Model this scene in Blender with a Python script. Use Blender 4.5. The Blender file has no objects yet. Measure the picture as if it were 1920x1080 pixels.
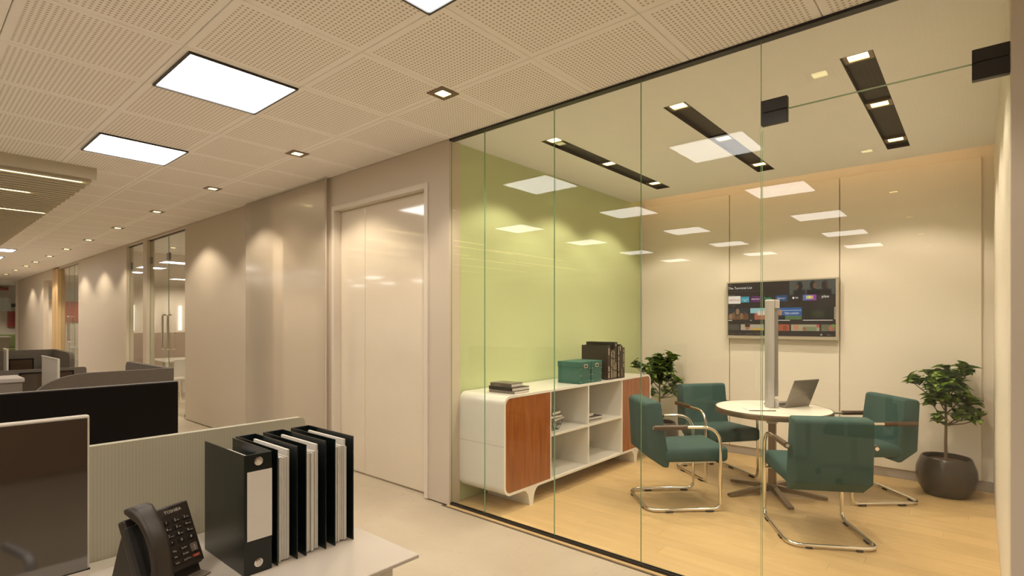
import bpy, bmesh, math, random
from mathutils import Vector, Matrix
random.seed(7)
S = bpy.context.scene
COL = S.collection

# ------------------------------------------------------------------ camera, world, exposure
FPX = 1010.0
YAW = math.atan2(875.0, FPX)
cam = bpy.data.objects.new('camera', bpy.data.cameras.new('camera'))
COL.objects.link(cam)
cam.location = (0, 0, 1.5)
cam.rotation_euler = (math.pi/2, 0, YAW - math.pi/2)
cam.data.sensor_width = 36.0
cam.data.lens = 36.0*FPX/1920.0
cam.data.shift_y = (604-540)/1920.0
cam.data.clip_start = 0.02
S.camera = cam
w = bpy.data.worlds.new('world'); S.world = w; w.use_nodes = True
w.node_tree.nodes['Background'].inputs[0].default_value = (1.0, 0.86, 0.7, 1)
w.node_tree.nodes['Background'].inputs[1].default_value = 0.15
S.view_settings.view_transform = 'Standard'
S.view_settings.look = 'None'
S.view_settings.gamma = 1
S.view_settings.use_curve_mapping = False
S.view_settings.exposure = 0.42
S.cycles.use_denoising = True
S.cycles.max_bounces = 7
S.cycles.diffuse_bounces = 4
S.cycles.glossy_bounces = 3
S.cycles.use_adaptive_sampling = True
S.cycles.adaptive_threshold = 0.03
S.cycles.transparent_max_bounces = 14
S.cycles.sample_clamp_indirect = 6.0
S.cycles.blur_glossy = 0.5
PANEL_L = 7.4            # radiance of the ceiling panels
DOWN_W = 50.0            # corridor downlights
ROOM_W = 34.0            # meeting room downlights
WARM = (1.0, 0.86, 0.67)

H = 3.0; XW = 3.0; XG = 3.02; XB = 6.33; YG = 3.30; YR = -0.10

# ------------------------------------------------------------------ materials
MATS = {}
def nodes_of(name):
    m = bpy.data.materials.new(name); m.use_nodes = True
    nt = m.node_tree; b = nt.nodes['Principled BSDF']
    return m, nt, b
def mat(name, col, rough=0.5, metal=0.0, var=0.06, scale=8.0, bump=0.0, bscale=200.0, coat=0.0, ior=1.5, stretch=None, emit=None, es=0.0):
    if name in MATS: return MATS[name]
    m, nt, b = nodes_of(name)
    N = nt.nodes; Lk = nt.links
    tc = N.new('ShaderNodeTexCoord'); mp = N.new('ShaderNodeMapping')
    Lk.new(tc.outputs['Object'], mp.inputs[0])
    if stretch: mp.inputs['Scale'].default_value = stretch
    no = N.new('ShaderNodeTexNoise'); no.inputs['Scale'].default_value = scale; no.inputs['Detail'].default_value = 4
    Lk.new(mp.outputs[0], no.inputs['Vector'])
    mx = N.new('ShaderNodeMix'); mx.data_type = 'RGBA'
    mx.inputs[6].default_value = (*[c*(1-var) for c in col], 1)
    mx.inputs[7].default_value = (*[min(1, c*(1+var)) for c in col], 1)
    Lk.new(no.outputs['Fac'], mx.inputs[0])
    Lk.new(mx.outputs[2], b.inputs['Base Color'])
    b.inputs['Roughness'].default_value = rough
    b.inputs['Metallic'].default_value = metal
    b.inputs['IOR'].default_value = ior
    b.inputs['Coat Weight'].default_value = coat
    b.inputs['Coat Roughness'].default_value = 0.05
    if bump:
        n2 = N.new('ShaderNodeTexNoise'); n2.inputs['Scale'].default_value = bscale
        Lk.new(mp.outputs[0], n2.inputs['Vector'])
        bp = N.new('ShaderNodeBump'); bp.inputs['Strength'].default_value = bump; bp.inputs['Distance'].default_value = 0.002
        Lk.new(n2.outputs['Fac'], bp.inputs['Height']); Lk.new(bp.outputs[0], b.inputs['Normal'])
    if emit:
        b.inputs['Emission Color'].default_value = (*emit, 1); b.inputs['Emission Strength'].default_value = es
    MATS[name] = m
    return m
def emis(name, col, s):
    if name in MATS: return MATS[name]
    m = bpy.data.materials.new(name); m.use_nodes = True
    nt = m.node_tree; nt.nodes.clear()
    e = nt.nodes.new('ShaderNodeEmission'); o = nt.nodes.new('ShaderNodeOutputMaterial')
    e.inputs[0].default_value = (*col, 1); e.inputs[1].default_value = s
    nt.links.new(e.outputs[0], o.inputs[0]); MATS[name] = m
    return m
def glass(name, tint, r0=0.045, frost=None, rough=0.0):
    """thin architectural pane: straight-through transmission plus Schlick mirror reflection, the same for every ray"""
    m = bpy.data.materials.new(name); m.use_nodes = True
    nt = m.node_tree; nt.nodes.clear(); N = nt.nodes; Lk = nt.links
    o = N.new('ShaderNodeOutputMaterial'); mx = N.new('ShaderNodeMixShader')
    tr = N.new('ShaderNodeBsdfTransparent'); tr.inputs[0].default_value = (*tint, 1)
    gl = N.new('ShaderNodeBsdfGlossy'); gl.inputs['Roughness'].default_value = rough
    g = N.new('ShaderNodeNewGeometry'); dt = N.new('ShaderNodeVectorMath'); dt.operation = 'DOT_PRODUCT'
    Lk.new(g.outputs['Normal'], dt.inputs[0]); Lk.new(g.outputs['Incoming'], dt.inputs[1])
    ab = N.new('ShaderNodeMath'); ab.operation = 'ABSOLUTE'; Lk.new(dt.outputs['Value'], ab.inputs[0])
    om = N.new('ShaderNodeMath'); om.operation = 'SUBTRACT'; om.inputs[0].default_value = 1; Lk.new(ab.outputs[0], om.inputs[1])
    pw = N.new('ShaderNodeMath'); pw.operation = 'POWER'; pw.inputs[1].default_value = 5; Lk.new(om.outputs[0], pw.inputs[0])
    ma = N.new('ShaderNodeMath'); ma.operation = 'MULTIPLY_ADD'; ma.inputs[1].default_value = 1-r0; ma.inputs[2].default_value = r0
    Lk.new(pw.outputs[0], ma.inputs[0])
    Lk.new(ma.outputs[0], mx.inputs[0])
    base = tr
    if frost:
        df = N.new('ShaderNodeBsdfDiffuse'); df.inputs[0].default_value = (*frost[1], 1)
        m2 = N.new('ShaderNodeMixShader'); m2.inputs[0].default_value = frost[0]
        Lk.new(tr.outputs[0], m2.inputs[1]); Lk.new(df.outputs[0], m2.inputs[2]); base = m2
    Lk.new(base.outputs[0], mx.inputs[1]); Lk.new(gl.outputs[0], mx.inputs[2])
    Lk.new(mx.outputs[0], o.inputs[0]); MATS[name] = m
    return m

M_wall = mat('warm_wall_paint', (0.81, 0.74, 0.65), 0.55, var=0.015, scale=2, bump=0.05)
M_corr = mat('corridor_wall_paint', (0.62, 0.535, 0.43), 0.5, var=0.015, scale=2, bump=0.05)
M_white_wall = mat('white_wall_paint', (0.88, 0.86, 0.82), 0.6, var=0.015, scale=2)
M_trim = mat('door_frame_paint', (0.74, 0.66, 0.56), 0.3, var=0.02)
M_leafdoor = mat('door_laminate', (0.77, 0.675, 0.535), 0.07, var=0.02, coat=0.6)
M_green = mat('back_painted_green_glass', (0.545, 0.61, 0.325), 0.28, var=0.03, scale=1.5, coat=0.15)
M_ceil = mat('room_ceiling_paint', (0.87, 0.87, 0.88), 0.7, var=0.02)
M_black = mat('black_metal', (0.018, 0.015, 0.013), 0.4, var=0.1)
M_channel = mat('black_light_channel', (0.022, 0.016, 0.012), 0.6, var=0.1)
M_white = mat('white_lacquer', (0.80, 0.77, 0.71), 0.22, var=0.015, coat=0.3)
M_chrome = mat('chrome', (0.82, 0.79, 0.74), 0.12, 1.0, var=0.03)
M_alu = mat('brushed_aluminium', (0.46, 0.44, 0.43), 0.4, 0.35, var=0.05, stretch=(30, 30, 1))
M_aludark = mat('dark_aluminium', (0.24, 0.225, 0.215), 0.4, 0.4, var=0.05)
M_bronze = mat('bronze_metal', (0.24, 0.18, 0.12), 0.35, 0.7, var=0.06)
M_walnut = mat('dark_wood_sleeve', (0.075, 0.043, 0.022), 0.35, var=0.3, stretch=(4, 40, 40), coat=0.2)
M_teal = mat('teal_upholstery', (0.034, 0.082, 0.074), 0.8, var=0.1, scale=60, bump=0.25, bscale=900)
M_tealbox = mat('teal_storage_board', (0.030, 0.115, 0.090), 0.5, var=0.05)
M_rubber = mat('black_rubber', (0.02, 0.018, 0.016), 0.6, var=0.1)
M_pot = mat('glazed_brown_pot', (0.06, 0.047, 0.034), 0.22, var=0.15, scale=5)
M_soil = mat('soil', (0.11, 0.055, 0.028), 0.95, var=0.3, scale=30, bump=0.8, bscale=60)
M_bark = mat('bark', (0.20, 0.14, 0.085), 0.85, var=0.25, scale=40, bump=0.5, bscale=120)
M_paper = mat('paper', (0.72, 0.68, 0.62), 0.8, var=0.04, scale=30)
M_binder = mat('black_binder_vinyl', (0.004, 0.0075, 0.0065), 0.28, var=0.15, scale=6)
M_desk = mat('white_desk_laminate', (0.60, 0.54, 0.47), 0.22, var=0.02)
M_deskstrip = mat('beige_desk_strip', (0.50, 0.44, 0.34), 0.35, var=0.02)
M_phone = mat('dark_brown_phone_plastic', (0.034, 0.024, 0.017), 0.42, var=0.08)
M_key = mat('phone_key_plastic', (0.018, 0.014, 0.011), 0.4, var=0.08)
M_keyred = mat('red_phone_key', (0.42, 0.05, 0.02), 0.4, var=0.05)
M_print = mat('pale_print', (0.62, 0.56, 0.48), 0.6, var=0.02)
M_fabric = mat('grey_brown_felt', (0.125, 0.102, 0.08), 0.9, var=0.16, scale=90, bump=0.4, bscale=700)
M_screenblack = mat('matt_black_monitor_back', (0.006, 0.004, 0.003), 0.5, var=0.1, ior=1.25)
M_gloss = mat('dark_glossy_screen', (0.022, 0.015, 0.010), 0.05, var=0.2, ior=2.6)
M_silver = mat('silver_housing', (0.72, 0.67, 0.60), 0.3, 0.25, var=0.02)
M_lap = mat('grey_laptop_shell', (0.26, 0.23, 0.20), 0.4, 0.6, var=0.03)
M_baffle = mat('olive_baffle', (0.52, 0.465, 0.35), 0.7, var=0.04, stretch=(1, 20, 20))
M_frost = mat('frosted_white_acrylic', (0.62, 0.57, 0.50), 0.15, var=0.02)
M_oakframe = mat('pale_oak_frame', (0.62, 0.42, 0.21), 0.45, var=0.12, stretch=(20, 20, 1))
M_grey = mat('skirting_grey', (0.42, 0.37, 0.33), 0.6, var=0.02)
M_red = mat('red_panel', (0.42, 0.05, 0.035), 0.5, var=0.05)
M_sofa = mat('green_sofa_fabric', (0.20, 0.24, 0.08), 0.9, var=0.1, scale=60)
M_bluewhite = mat('cool_white_blind', (0.62, 0.66, 0.70), 0.6, var=0.03)
M_seam = mat('dark_seam', (0.10, 0.075, 0.055), 0.7, var=0.05)
M_edge = mat('green_glass_edge', (0.24, 0.42, 0.24), 0.15, var=0.05)
M_glass = glass('clear_partition_glass', (0.98, 0.985, 0.965), 0.030)
M_glass2 = glass('sliding_panel_glass', (0.93, 0.92, 0.89), 0.05, frost=(0.42, (0.70, 0.61, 0.50)), rough=0.12)
M_panel = emis('panel_diffuser', (1.0, 0.96, 0.91), PANEL_L)
M_lamp = emis('downlight_lens', (1.0, 0.86, 0.36), 9.0)
M_lampy = emis('yellow_lens', (1.0, 0.84, 0.30), 2.2)
M_led = emis('linear_led', (1.0, 0.80, 0.34), 6.0)
M_cove = emis('cove_led', (1.0, 0.60, 0.26), 2.3)
M_vglow = emis('white_vertical_glow', (1.0, 0.9, 0.75), 2.0)

def tile_mat():
    m, nt, b = nodes_of('perforated_ceiling_tile'); N = nt.nodes; Lk = nt.links
    g = N.new('ShaderNodeNewGeometry'); sp = N.new('ShaderNodeSeparateXYZ'); Lk.new(g.outputs['Position'], sp.inputs[0])
    def math_(op, a, bb=None, c=None):
        n = N.new('ShaderNodeMath'); n.operation = op
        for i, v in enumerate((a, bb, c)):
            if v is None: continue
            if isinstance(v, (int, float)): n.inputs[i].default_value = v
            else: Lk.new(v, n.inputs[i])
        return n.outputs[0]
    P = 0.67; n = 24.0; mg = 0.036
    cs = []; ms = []
    for out, o in ((sp.outputs[0], 1.045), (sp.outputs[1], 1.25)):
        t = math_('SUBTRACT', out, o - P*20)
        t = math_('MODULO', t, P)
        k = math_('MULTIPLY', math_('SUBTRACT', t, mg), n/(P-2*mg))
        ms.append(math_('MULTIPLY', math_('GREATER_THAN', k, 0), math_('LESS_THAN', k, n)))
        cs.append(math_('SUBTRACT', math_('FRACT', k), 0.5))
    d2 = math_('ADD', math_('MULTIPLY', cs[0], cs[0]), math_('MULTIPLY', cs[1], cs[1]))
    hole = math_('LESS_THAN', d2, 0.27**2)
    hole = math_('MULTIPLY', hole, math_('MULTIPLY', ms[0], ms[1]))
    mx = N.new('ShaderNodeMix'); mx.data_type = 'RGBA'; Lk.new(hole, mx.inputs[0])
    mx.inputs[6].default_value = (0.95, 0.91, 0.87, 1); mx.inputs[7].default_value = (0.56, 0.48, 0.39, 1)
    Lk.new(mx.outputs[2], b.inputs['Base Color']); b.inputs['Roughness'].default_value = 0.8
    bp = N.new('ShaderNodeBump'); bp.inputs['Strength'].default_value = 0.35; bp.inputs['Distance'].default_value = 0.004
    bp.invert = True; Lk.new(hole, bp.inputs['Height']); Lk.new(bp.outputs[0], b.inputs['Normal'])
    return m
M_tile = tile_mat()
def plank_mat():
    m, nt, b = nodes_of('oak_plank'); N = nt.nodes; Lk = nt.links
    tc = N.new('ShaderNodeTexCoord'); mp = N.new('ShaderNodeMapping'); Lk.new(tc.outputs['Object'], mp.inputs[0])
    mp.inputs['Scale'].default_value = (9, 0.9, 1)
    oi = N.new('ShaderNodeObjectInfo')
    ad = N.new('ShaderNodeVectorMath'); ad.operation = 'ADD'; Lk.new(mp.outputs[0], ad.inputs[0])
    mu = N.new('ShaderNodeMath'); mu.operation = 'MULTIPLY'; mu.inputs[1].default_value = 50; Lk.new(oi.outputs['Random'], mu.inputs[0])
    Lk.new(mu.outputs[0], ad.inputs[1])
    no = N.new('ShaderNodeTexNoise'); no.inputs['Scale'].default_value = 2.2; no.inputs['Detail'].default_value = 6; no.inputs['Distortion'].default_value = 0.5
    Lk.new(ad.outputs[0], no.inputs['Vector'])
    cr = N.new('ShaderNodeValToRGB'); Lk.new(no.outputs['Fac'], cr.inputs[0])
    cr.color_ramp.elements[0].position = 0.3; cr.color_ramp.elements[0].color = (0.58, 0.40, 0.185, 1)
    cr.color_ramp.elements[1].position = 0.7; cr.color_ramp.elements[1].color = (0.65, 0.46, 0.225, 1)
    hs = N.new('ShaderNodeHueSaturation'); Lk.new(cr.outputs[0], hs.inputs['Color'])
    mr = N.new('ShaderNodeMapRange'); mr.inputs[3].default_value = 0.94; mr.inputs[4].default_value = 1.05
    Lk.new(oi.outputs['Random'], mr.inputs[0]); Lk.new(mr.outputs[0], hs.inputs['Value'])
    Lk.new(hs.outputs[0], b.inputs['Base Color']); b.inputs['Roughness'].default_value = 0.38
    return m
M_plank = plank_mat()
def stone_mat():
    m, nt, b = nodes_of('cream_stone_floor'); N = nt.nodes; Lk = nt.links
    g = N.new('ShaderNodeNewGeometry')
    n1 = N.new('ShaderNodeTexNoise'); n1.inputs['Scale'].default_value = 1.6; n1.inputs['Detail'].default_value = 8; n1.inputs['Distortion'].default_value = 0.6
    n2 = N.new('ShaderNodeTexNoise'); n2.inputs['Scale'].default_value = 26; n2.inputs['Detail'].default_value = 5
    n3 = N.new('ShaderNodeTexNoise'); n3.inputs['Scale'].default_value = 4.0; n3.inputs['Detail'].default_value = 3
    for n in (n1, n2, n3): Lk.new(g.outputs['Position'], n.inputs['Vector'])
    c1 = N.new('ShaderNodeValToRGB'); Lk.new(n1.outputs['Fac'], c1.inputs[0])
    c1.color_ramp.elements[0].position = 0.35; c1.color_ramp.elements[0].color = (0.47, 0.395, 0.295, 1)
    c1.color_ramp.elements[1].position = 0.65; c1.color_ramp.elements[1].color = (0.53, 0.455, 0.345, 1)
    c2 = N.new('ShaderNodeValToRGB'); Lk.new(n2.outputs['Fac'], c2.inputs[0])
    c2.color_ramp.elements[0].position = 0.59; c2.color_ramp.elements[0].color = (0, 0, 0, 1)
    c2.color_ramp.elements[1].position = 0.68; c2.color_ramp.elements[1].color = (1, 1, 1, 1)
    c3 = N.new('ShaderNodeValToRGB'); Lk.new(n3.outputs['Fac'], c3.inputs[0])
    c3.color_ramp.elements[0].position = 0.44; c3.color_ramp.elements[0].color = (0, 0, 0, 1)
    c3.color_ramp.elements[1].position = 0.6; c3.color_ramp.elements[1].color = (0.6, 0.6, 0.6, 1)
    mm = N.new('ShaderNodeMath'); mm.operation = 'MULTIPLY'; Lk.new(c2.outputs[0], mm.inputs[0]); Lk.new(c3.outputs[0], mm.inputs[1])
    mx = N.new('ShaderNodeMix'); mx.data_type = 'RGBA'; Lk.new(mm.outputs[0], mx.inputs[0])
    Lk.new(c1.outputs[0], mx.inputs[6]); mx.inputs[7].default_value = (0.40, 0.33, 0.25, 1)
    Lk.new(mx.outputs[2], b.inputs['Base Color']); b.inputs['Roughness'].default_value = 0.3
    return m
M_stone = stone_mat()
def veneer_mat():
    m, nt, b = nodes_of('orange_cherry_veneer'); N = nt.nodes; Lk = nt.links
    tc = N.new('ShaderNodeTexCoord'); mp = N.new('ShaderNodeMapping'); Lk.new(tc.outputs['Object'], mp.inputs[0])
    mp.inputs['Scale'].default_value = (14, 14, 1.2)
    no = N.new('ShaderNodeTexNoise'); no.inputs['Scale'].default_value = 1.6; no.inputs['Detail'].default_value = 7; no.inputs['Distortion'].default_value = 0.8
    Lk.new(mp.outputs[0], no.inputs['Vector'])
    cr = N.new('ShaderNodeValToRGB'); Lk.new(no.outputs['Fac'], cr.inputs[0])
    cr.color_ramp.elements[0].position = 0.3; cr.color_ramp.elements[0].color = (0.22, 0.062, 0.012, 1)
    cr.color_ramp.elements[1].position = 0.72; cr.color_ramp.elements[1].color = (0.37, 0.118, 0.022, 1)
    Lk.new(cr.outputs[0], b.inputs['Base Color']); b.inputs['Roughness'].default_value = 0.25
    b.inputs['Coat Weight'].default_value = 0.3
    return m
M_veneer = veneer_mat()
def leaf_mat():
    m, nt, b = nodes_of('glossy_green_leaf'); N = nt.nodes; Lk = nt.links
    tc = N.new('ShaderNodeTexCoord'); sp = N.new('ShaderNodeSeparateXYZ'); Lk.new(tc.outputs['Object'], sp.inputs[0])
    ab = N.new('ShaderNodeMath'); ab.operation = 'ABSOLUTE'; Lk.new(sp.outputs[0], ab.inputs[0])
    lt = N.new('ShaderNodeMath'); lt.operation = 'LESS_THAN'; lt.inputs[1].default_value = 0.0022; Lk.new(ab.outputs[0], lt.inputs[0])
    oi = N.new('ShaderNodeObjectInfo'); cr = N.new('ShaderNodeValToRGB'); Lk.new(oi.outputs['Random'], cr.inputs[0])
    cr.color_ramp.elements[0].color = (0.11, 0.20, 0.032, 1); cr.color_ramp.elements[1].color = (0.38, 0.56, 0.09, 1)
    mx = N.new('ShaderNodeMix'); mx.data_type = 'RGBA'; Lk.new(lt.outputs[0], mx.inputs[0]); Lk.new(cr.outputs[0], mx.inputs[6])
    mx.inputs[7].default_value = (0.24, 0.32, 0.09, 1)
    Lk.new(mx.outputs[2], b.inputs['Base Color']); b.inputs['Roughness'].default_value = 0.3
    return m
M_leaf = leaf_mat()
def ribbed_mat():
    m, nt, b = nodes_of('ribbed_grey_green_screen'); N = nt.nodes; Lk = nt.links
    g = N.new('ShaderNodeNewGeometry'); wv = N.new('ShaderNodeTexWave'); wv.inputs['Scale'].default_value = 34; wv.inputs['Distortion'].default_value = 0.35
    wv.inputs['Detail Scale'].default_value = 0.3
    wv.bands_direction = 'X'; Lk.new(g.outputs['Position'], wv.inputs['Vector'])
    mx = N.new('ShaderNodeMix'); mx.data_type = 'RGBA'; Lk.new(wv.outputs['Fac'], mx.inputs[0])
    mx.inputs[6].default_value = (0.415, 0.385, 0.288, 1); mx.inputs[7].default_value = (0.455, 0.42, 0.315, 1)
    Lk.new(mx.outputs[2], b.inputs['Base Color']); b.inputs['Roughness'].default_value = 0.55
    return m
M_ribbed = ribbed_mat()

# ------------------------------------------------------------------ mesh helpers
def box(bm, x0, x1, y0, y1, z0, z1, mi=0):
    vs = [bm.verts.new(p) for p in ((x0,y0,z0),(x1,y0,z0),(x1,y1,z0),(x0,y1,z0),(x0,y0,z1),(x1,y0,z1),(x1,y1,z1),(x0,y1,z1))]
    fs = []
    for f in ((0,3,2,1),(4,5,6,7),(0,1,5,4),(1,2,6,5),(2,3,7,6),(3,0,4,7)):
        fa = bm.faces.new([vs[i] for i in f]); fa.material_index = mi; fs.append(fa)
    return fs
def NB(): return bmesh.new()
def bxs(*boxes):
    bm = NB()
    for b in boxes: box(bm, *b)
    return bm
def rbox(x0, x1, y0, y1, z0, z1, bev=0.01, seg=2):
    bm = NB(); box(bm, x0, x1, y0, y1, z0, z1)
    bmesh.ops.bevel(bm, geom=bm.edges[:], offset=bev, segments=seg, affect='EDGES', profile=0.5)
    return bm
def prism(pts, axis, a, b, bm=None):
    """extrude 2-D outline pts along axis ('x','y','z') from a to b"""
    bm = bm or NB()
    def P(p, t):
        return {'x': (t, p[0], p[1]), 'y': (p[0], t, p[1]), 'z': (p[0], p[1], t)}[axis]
    va = [bm.verts.new(P(p, a)) for p in pts]; vb = [bm.verts.new(P(p, b)) for p in pts]
    bm.faces.new(va); bm.faces.new(vb[::-1])
    n = len(pts)
    for i in range(n): bm.faces.new((va[i], vb[i], vb[(i+1) % n], va[(i+1) % n]))
    bmesh.ops.recalc_face_normals(bm, faces=bm.faces[:])
    return bm
def arc(cx, cy, r, a0, a1, n=8):
    return [(cx + r*math.cos(math.radians(a0+(a1-a0)*i/n)), cy + r*math.sin(math.radians(a0+(a1-a0)*i/n))) for i in range(n+1)]
def rrect(x0, x1, y0, y1, r, n=8):
    return arc(x1-r, y1-r, r, 0, 90, n)+arc(x0+r, y1-r, r, 90, 180, n)+arc(x0+r, y0+r, r, 180, 270, n)+arc(x1-r, y0+r, r, 270, 360, n)
def fillet(pts, r, n=5, closed=False):
    out = []
    P = [Vector(p) for p in pts]; N = len(P)
    for i, p in enumerate(P):
        if not closed and i in (0, N-1): out.append(p); continue
        a = P[i-1]-p; b = P[(i+1) % N]-p
        rr = r[i] if isinstance(r, (list, tuple)) else r
        ang = a.angle(b); tlen = min(rr/math.tan(ang/2), a.length*0.49, b.length*0.49)
        A = p+a.normalized()*tlen; B = p+b.normalized()*tlen
        for k in range(n+1):
            t = k/n; out.append(A*(1-t)**2 + p*2*t*(1-t) + B*t*t)
    return out
def tube(pts, r, seg=10, bm=None, cap=True, taper=None):
    bm = bm or NB(); P = [Vector(p) for p in pts]; rings = []
    up = None
    for i, p in enumerate(P):
        d = (P[min(i+1, len(P)-1)]-P[max(i-1, 0)]).normalized()
        if up is None:
            up = Vector((0, 0, 1)) if abs(d.z) < 0.9 else Vector((1, 0, 0))
        s = d.cross(up).normalized(); up = s.cross(d).normalized()
        rr = r if taper is None else r*(1+(taper-1)*i/(len(P)-1))
        rings.append([bm.verts.new(p+(s*math.cos(2*math.pi*k/seg)+up*math.sin(2*math.pi*k/seg))*rr) for k in range(seg)])
    for a, b in zip(rings, rings[1:]):
        for k in range(seg): bm.faces.new((a[k], b[k], b[(k+1) % seg], a[(k+1) % seg]))
    if cap: bm.faces.new(rings[0]); bm.faces.new(rings[-1][::-1])
    bmesh.ops.recalc_face_normals(bm, faces=bm.faces[:])
    return bm
def lathe(prof, seg=40, bm=None, c=(0, 0)):
    bm = bm or NB(); rings = []
    for r, z in prof:
        rings.append([bm.verts.new((c[0]+r*math.cos(2*math.pi*k/seg), c[1]+r*math.sin(2*math.pi*k/seg), z)) for k in range(seg)])
    for a, b in zip(rings, rings[1:]):
        for k in range(seg): bm.faces.new((a[k], a[(k+1) % seg], b[(k+1) % seg], b[k]))
    bm.faces.new(rings[0][::-1]); bm.faces.new(rings[-1])
    bmesh.ops.recalc_face_normals(bm, faces=bm.faces[:])
    return bm
def cyl(c, r, z0, z1, seg=24, bm=None): return lathe([(r, z0), (r, z1)], seg, bm, c)

def obj(name, bm, m, parent=None, smooth=False, loc=None, local=False):
    me = bpy.data.meshes.new(name); bm.to_mesh(me); bm.free()
    for mm in (m if isinstance(m, (list, tuple)) else [m]): me.materials.append(mm)
    if smooth:
        me.polygons.foreach_set('use_smooth', [True]*len(me.polygons))
        try: me.set_sharp_from_angle(angle=math.radians(40))
        except Exception: pass
    o = bpy.data.objects.new(name, me); COL.objects.link(o)
    if loc: o.location = loc
    if parent:
        o.parent = parent
        if not local: o.matrix_parent_inverse = WM[parent.name].inverted()
    WM[o.name] = (WM[parent.name] if (parent and local) else Matrix.Identity(4)) @ (Matrix.Translation(loc) if loc else Matrix.Identity(4))
    return o
WM = {}
def tag(o, label, cat, group=None):
    o['label'] = label; o['category'] = cat
    if group: o['group'] = group
    return o
def struct(o, label=None):
    o['kind'] = 'structure'
    if label: o['label'] = label
    return o
def thing(name, loc, label=None, cat=None, group=None, rz=0.0):
    o = bpy.data.objects.new(name, None); COL.objects.link(o); o.empty_display_size = 0.1
    o.location = loc; o.rotation_euler = (0, 0, rz)
    WM[o.name] = Matrix.Translation(loc) @ Matrix.Rotation(rz, 4, 'Z')
    if label: tag(o, label, cat, group)
    return o
def copy_tree(o, loc, rz, label):
    def cp(s, par):
        c = s.copy(); COL.objects.link(c); c.parent = par
        for ch in s.children: cp(ch, c)
        return c
    r = cp(o, None); r.location = loc; r.rotation_euler = (0, 0, rz); r['label'] = label
    return r
def text(name, s, size, mx, m, parent, ext=0.0, align='LEFT'):
    cu = bpy.data.curves.new(name, 'FONT'); cu.body = s; cu.size = size; cu.extrude = ext; cu.align_x = align; cu.resolution_u = 2
    t = bpy.data.objects.new(name, cu); COL.objects.link(t)
    bpy.context.view_layer.update()
    dg = bpy.context.evaluated_depsgraph_get()
    me = bpy.data.meshes.new_from_object(t.evaluated_get(dg))
    bpy.data.objects.remove(t); bpy.data.curves.remove(cu)
    me.transform(mx); me.materials.clear(); me.materials.append(m)
    o = bpy.data.objects.new(name, me); COL.objects.link(o)
    o.parent = parent; o.matrix_parent_inverse = WM[parent.name].inverted(); WM[o.name] = Matrix.Identity(4)
    return o
def spot(name, loc, power, parent, size=120, blend=0.38, col=WARM, rad=0.045):
    l = bpy.data.lights.new(name, 'SPOT'); l.energy = power; l.color = col
    l.spot_size = math.radians(size); l.spot_blend = blend; l.shadow_soft_size = rad
    o = bpy.data.objects.new(name, l); COL.objects.link(o); o.location = loc
    o.parent = parent; o.matrix_parent_inverse = WM[parent.name].inverted()
    return o

# ------------------------------------------------------------------ the shell
struct(obj('floor', bxs((-9, 7, -5, 31, -0.1, -0.012)), M_stone))
fm = struct(obj('floor_meeting_room', bxs((2.975, XB+0.1, YR-0.1, YG+0.05, -0.012, -0.010)), M_seam))
pw_ = 0.1397; pid = 0
for c in range(24):
    x0 = 2.985 + c*pw_; y = YR - random.random()*1.1
    while y < YG:
        y1 = y + 1.2
        a, b = max(y, YR), min(y1, YG)
        if b-a > 0.05:
            o = obj('plank', rbox(x0+0.0004, x0+pw_-0.0004, a+0.0004, b-0.0004, -0.0095, 0.0, 0.0006, 1), M_plank, fm)
        y = y1
# corridor wall on the right (X = 3.0 face)
T = 0.12
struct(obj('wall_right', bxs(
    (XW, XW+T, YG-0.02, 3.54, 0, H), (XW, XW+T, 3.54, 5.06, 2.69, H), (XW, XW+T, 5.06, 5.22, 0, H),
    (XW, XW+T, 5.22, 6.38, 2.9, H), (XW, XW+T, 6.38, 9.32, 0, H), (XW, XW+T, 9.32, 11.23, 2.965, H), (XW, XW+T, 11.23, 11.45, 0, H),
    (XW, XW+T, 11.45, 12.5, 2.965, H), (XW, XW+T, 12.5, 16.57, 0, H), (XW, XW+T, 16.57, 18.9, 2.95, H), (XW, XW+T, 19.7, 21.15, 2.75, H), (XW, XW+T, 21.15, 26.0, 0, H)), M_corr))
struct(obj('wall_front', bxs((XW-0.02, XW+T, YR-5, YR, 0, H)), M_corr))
struct(obj('wall_left', bxs((-9.1, -9, -3.4, 26, 0, H)), M_white_wall))
struct(obj('wall_near', bxs((-9, 3, -3.5, -3.4, 0, H)), mat('brown_wall_cladding', (0.30, 0.20, 0.13), 0.5, var=0.15, stretch=(8, 8, 1))))
struct(obj('wall_far', bxs((-9, 2.45, 26.0, 26.1, 0, H), (2.45, 3.12, 26.0, 26.1, 2.95, H)), M_wall))
# meeting room walls
struct(obj('wall_green', bxs((XW+T, XB+0.2, YG, YG+0.1, 0, H+0.15)), M_green), 'glossy green wall of the meeting room')
struct(obj('wall_meeting_right', bxs((XW+T, XB+0.2, YR-0.1, YR, 0, H+0.15)), M_wall))
wb = struct(obj('wall_back', bxs((XB+0.03, XB+0.1, YR-0.1, YG+0.1, 0, H+0.15)), M_wall), 'panelled wall carrying the television')
for a, b in ((2.174, YG-0.002), (1.074, 2.166), (-0.02, 1.066)):
    obj('panel', rbox(XB, XB+0.028, a, b, 0.09, 2.97, 0.003, 1), M_wall, wb)
struct(obj('baseboard_back', bxs((XB+0.012, XB+0.029, YR, YG, 0, 0.09)), M_grey))
# corner trim between the green and the panelled wall
struct(obj('trim_1', bxs((XB-0.02, XB-0.001, YG-0.035, YG-0.001, 0, H)), M_silver))
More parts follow.
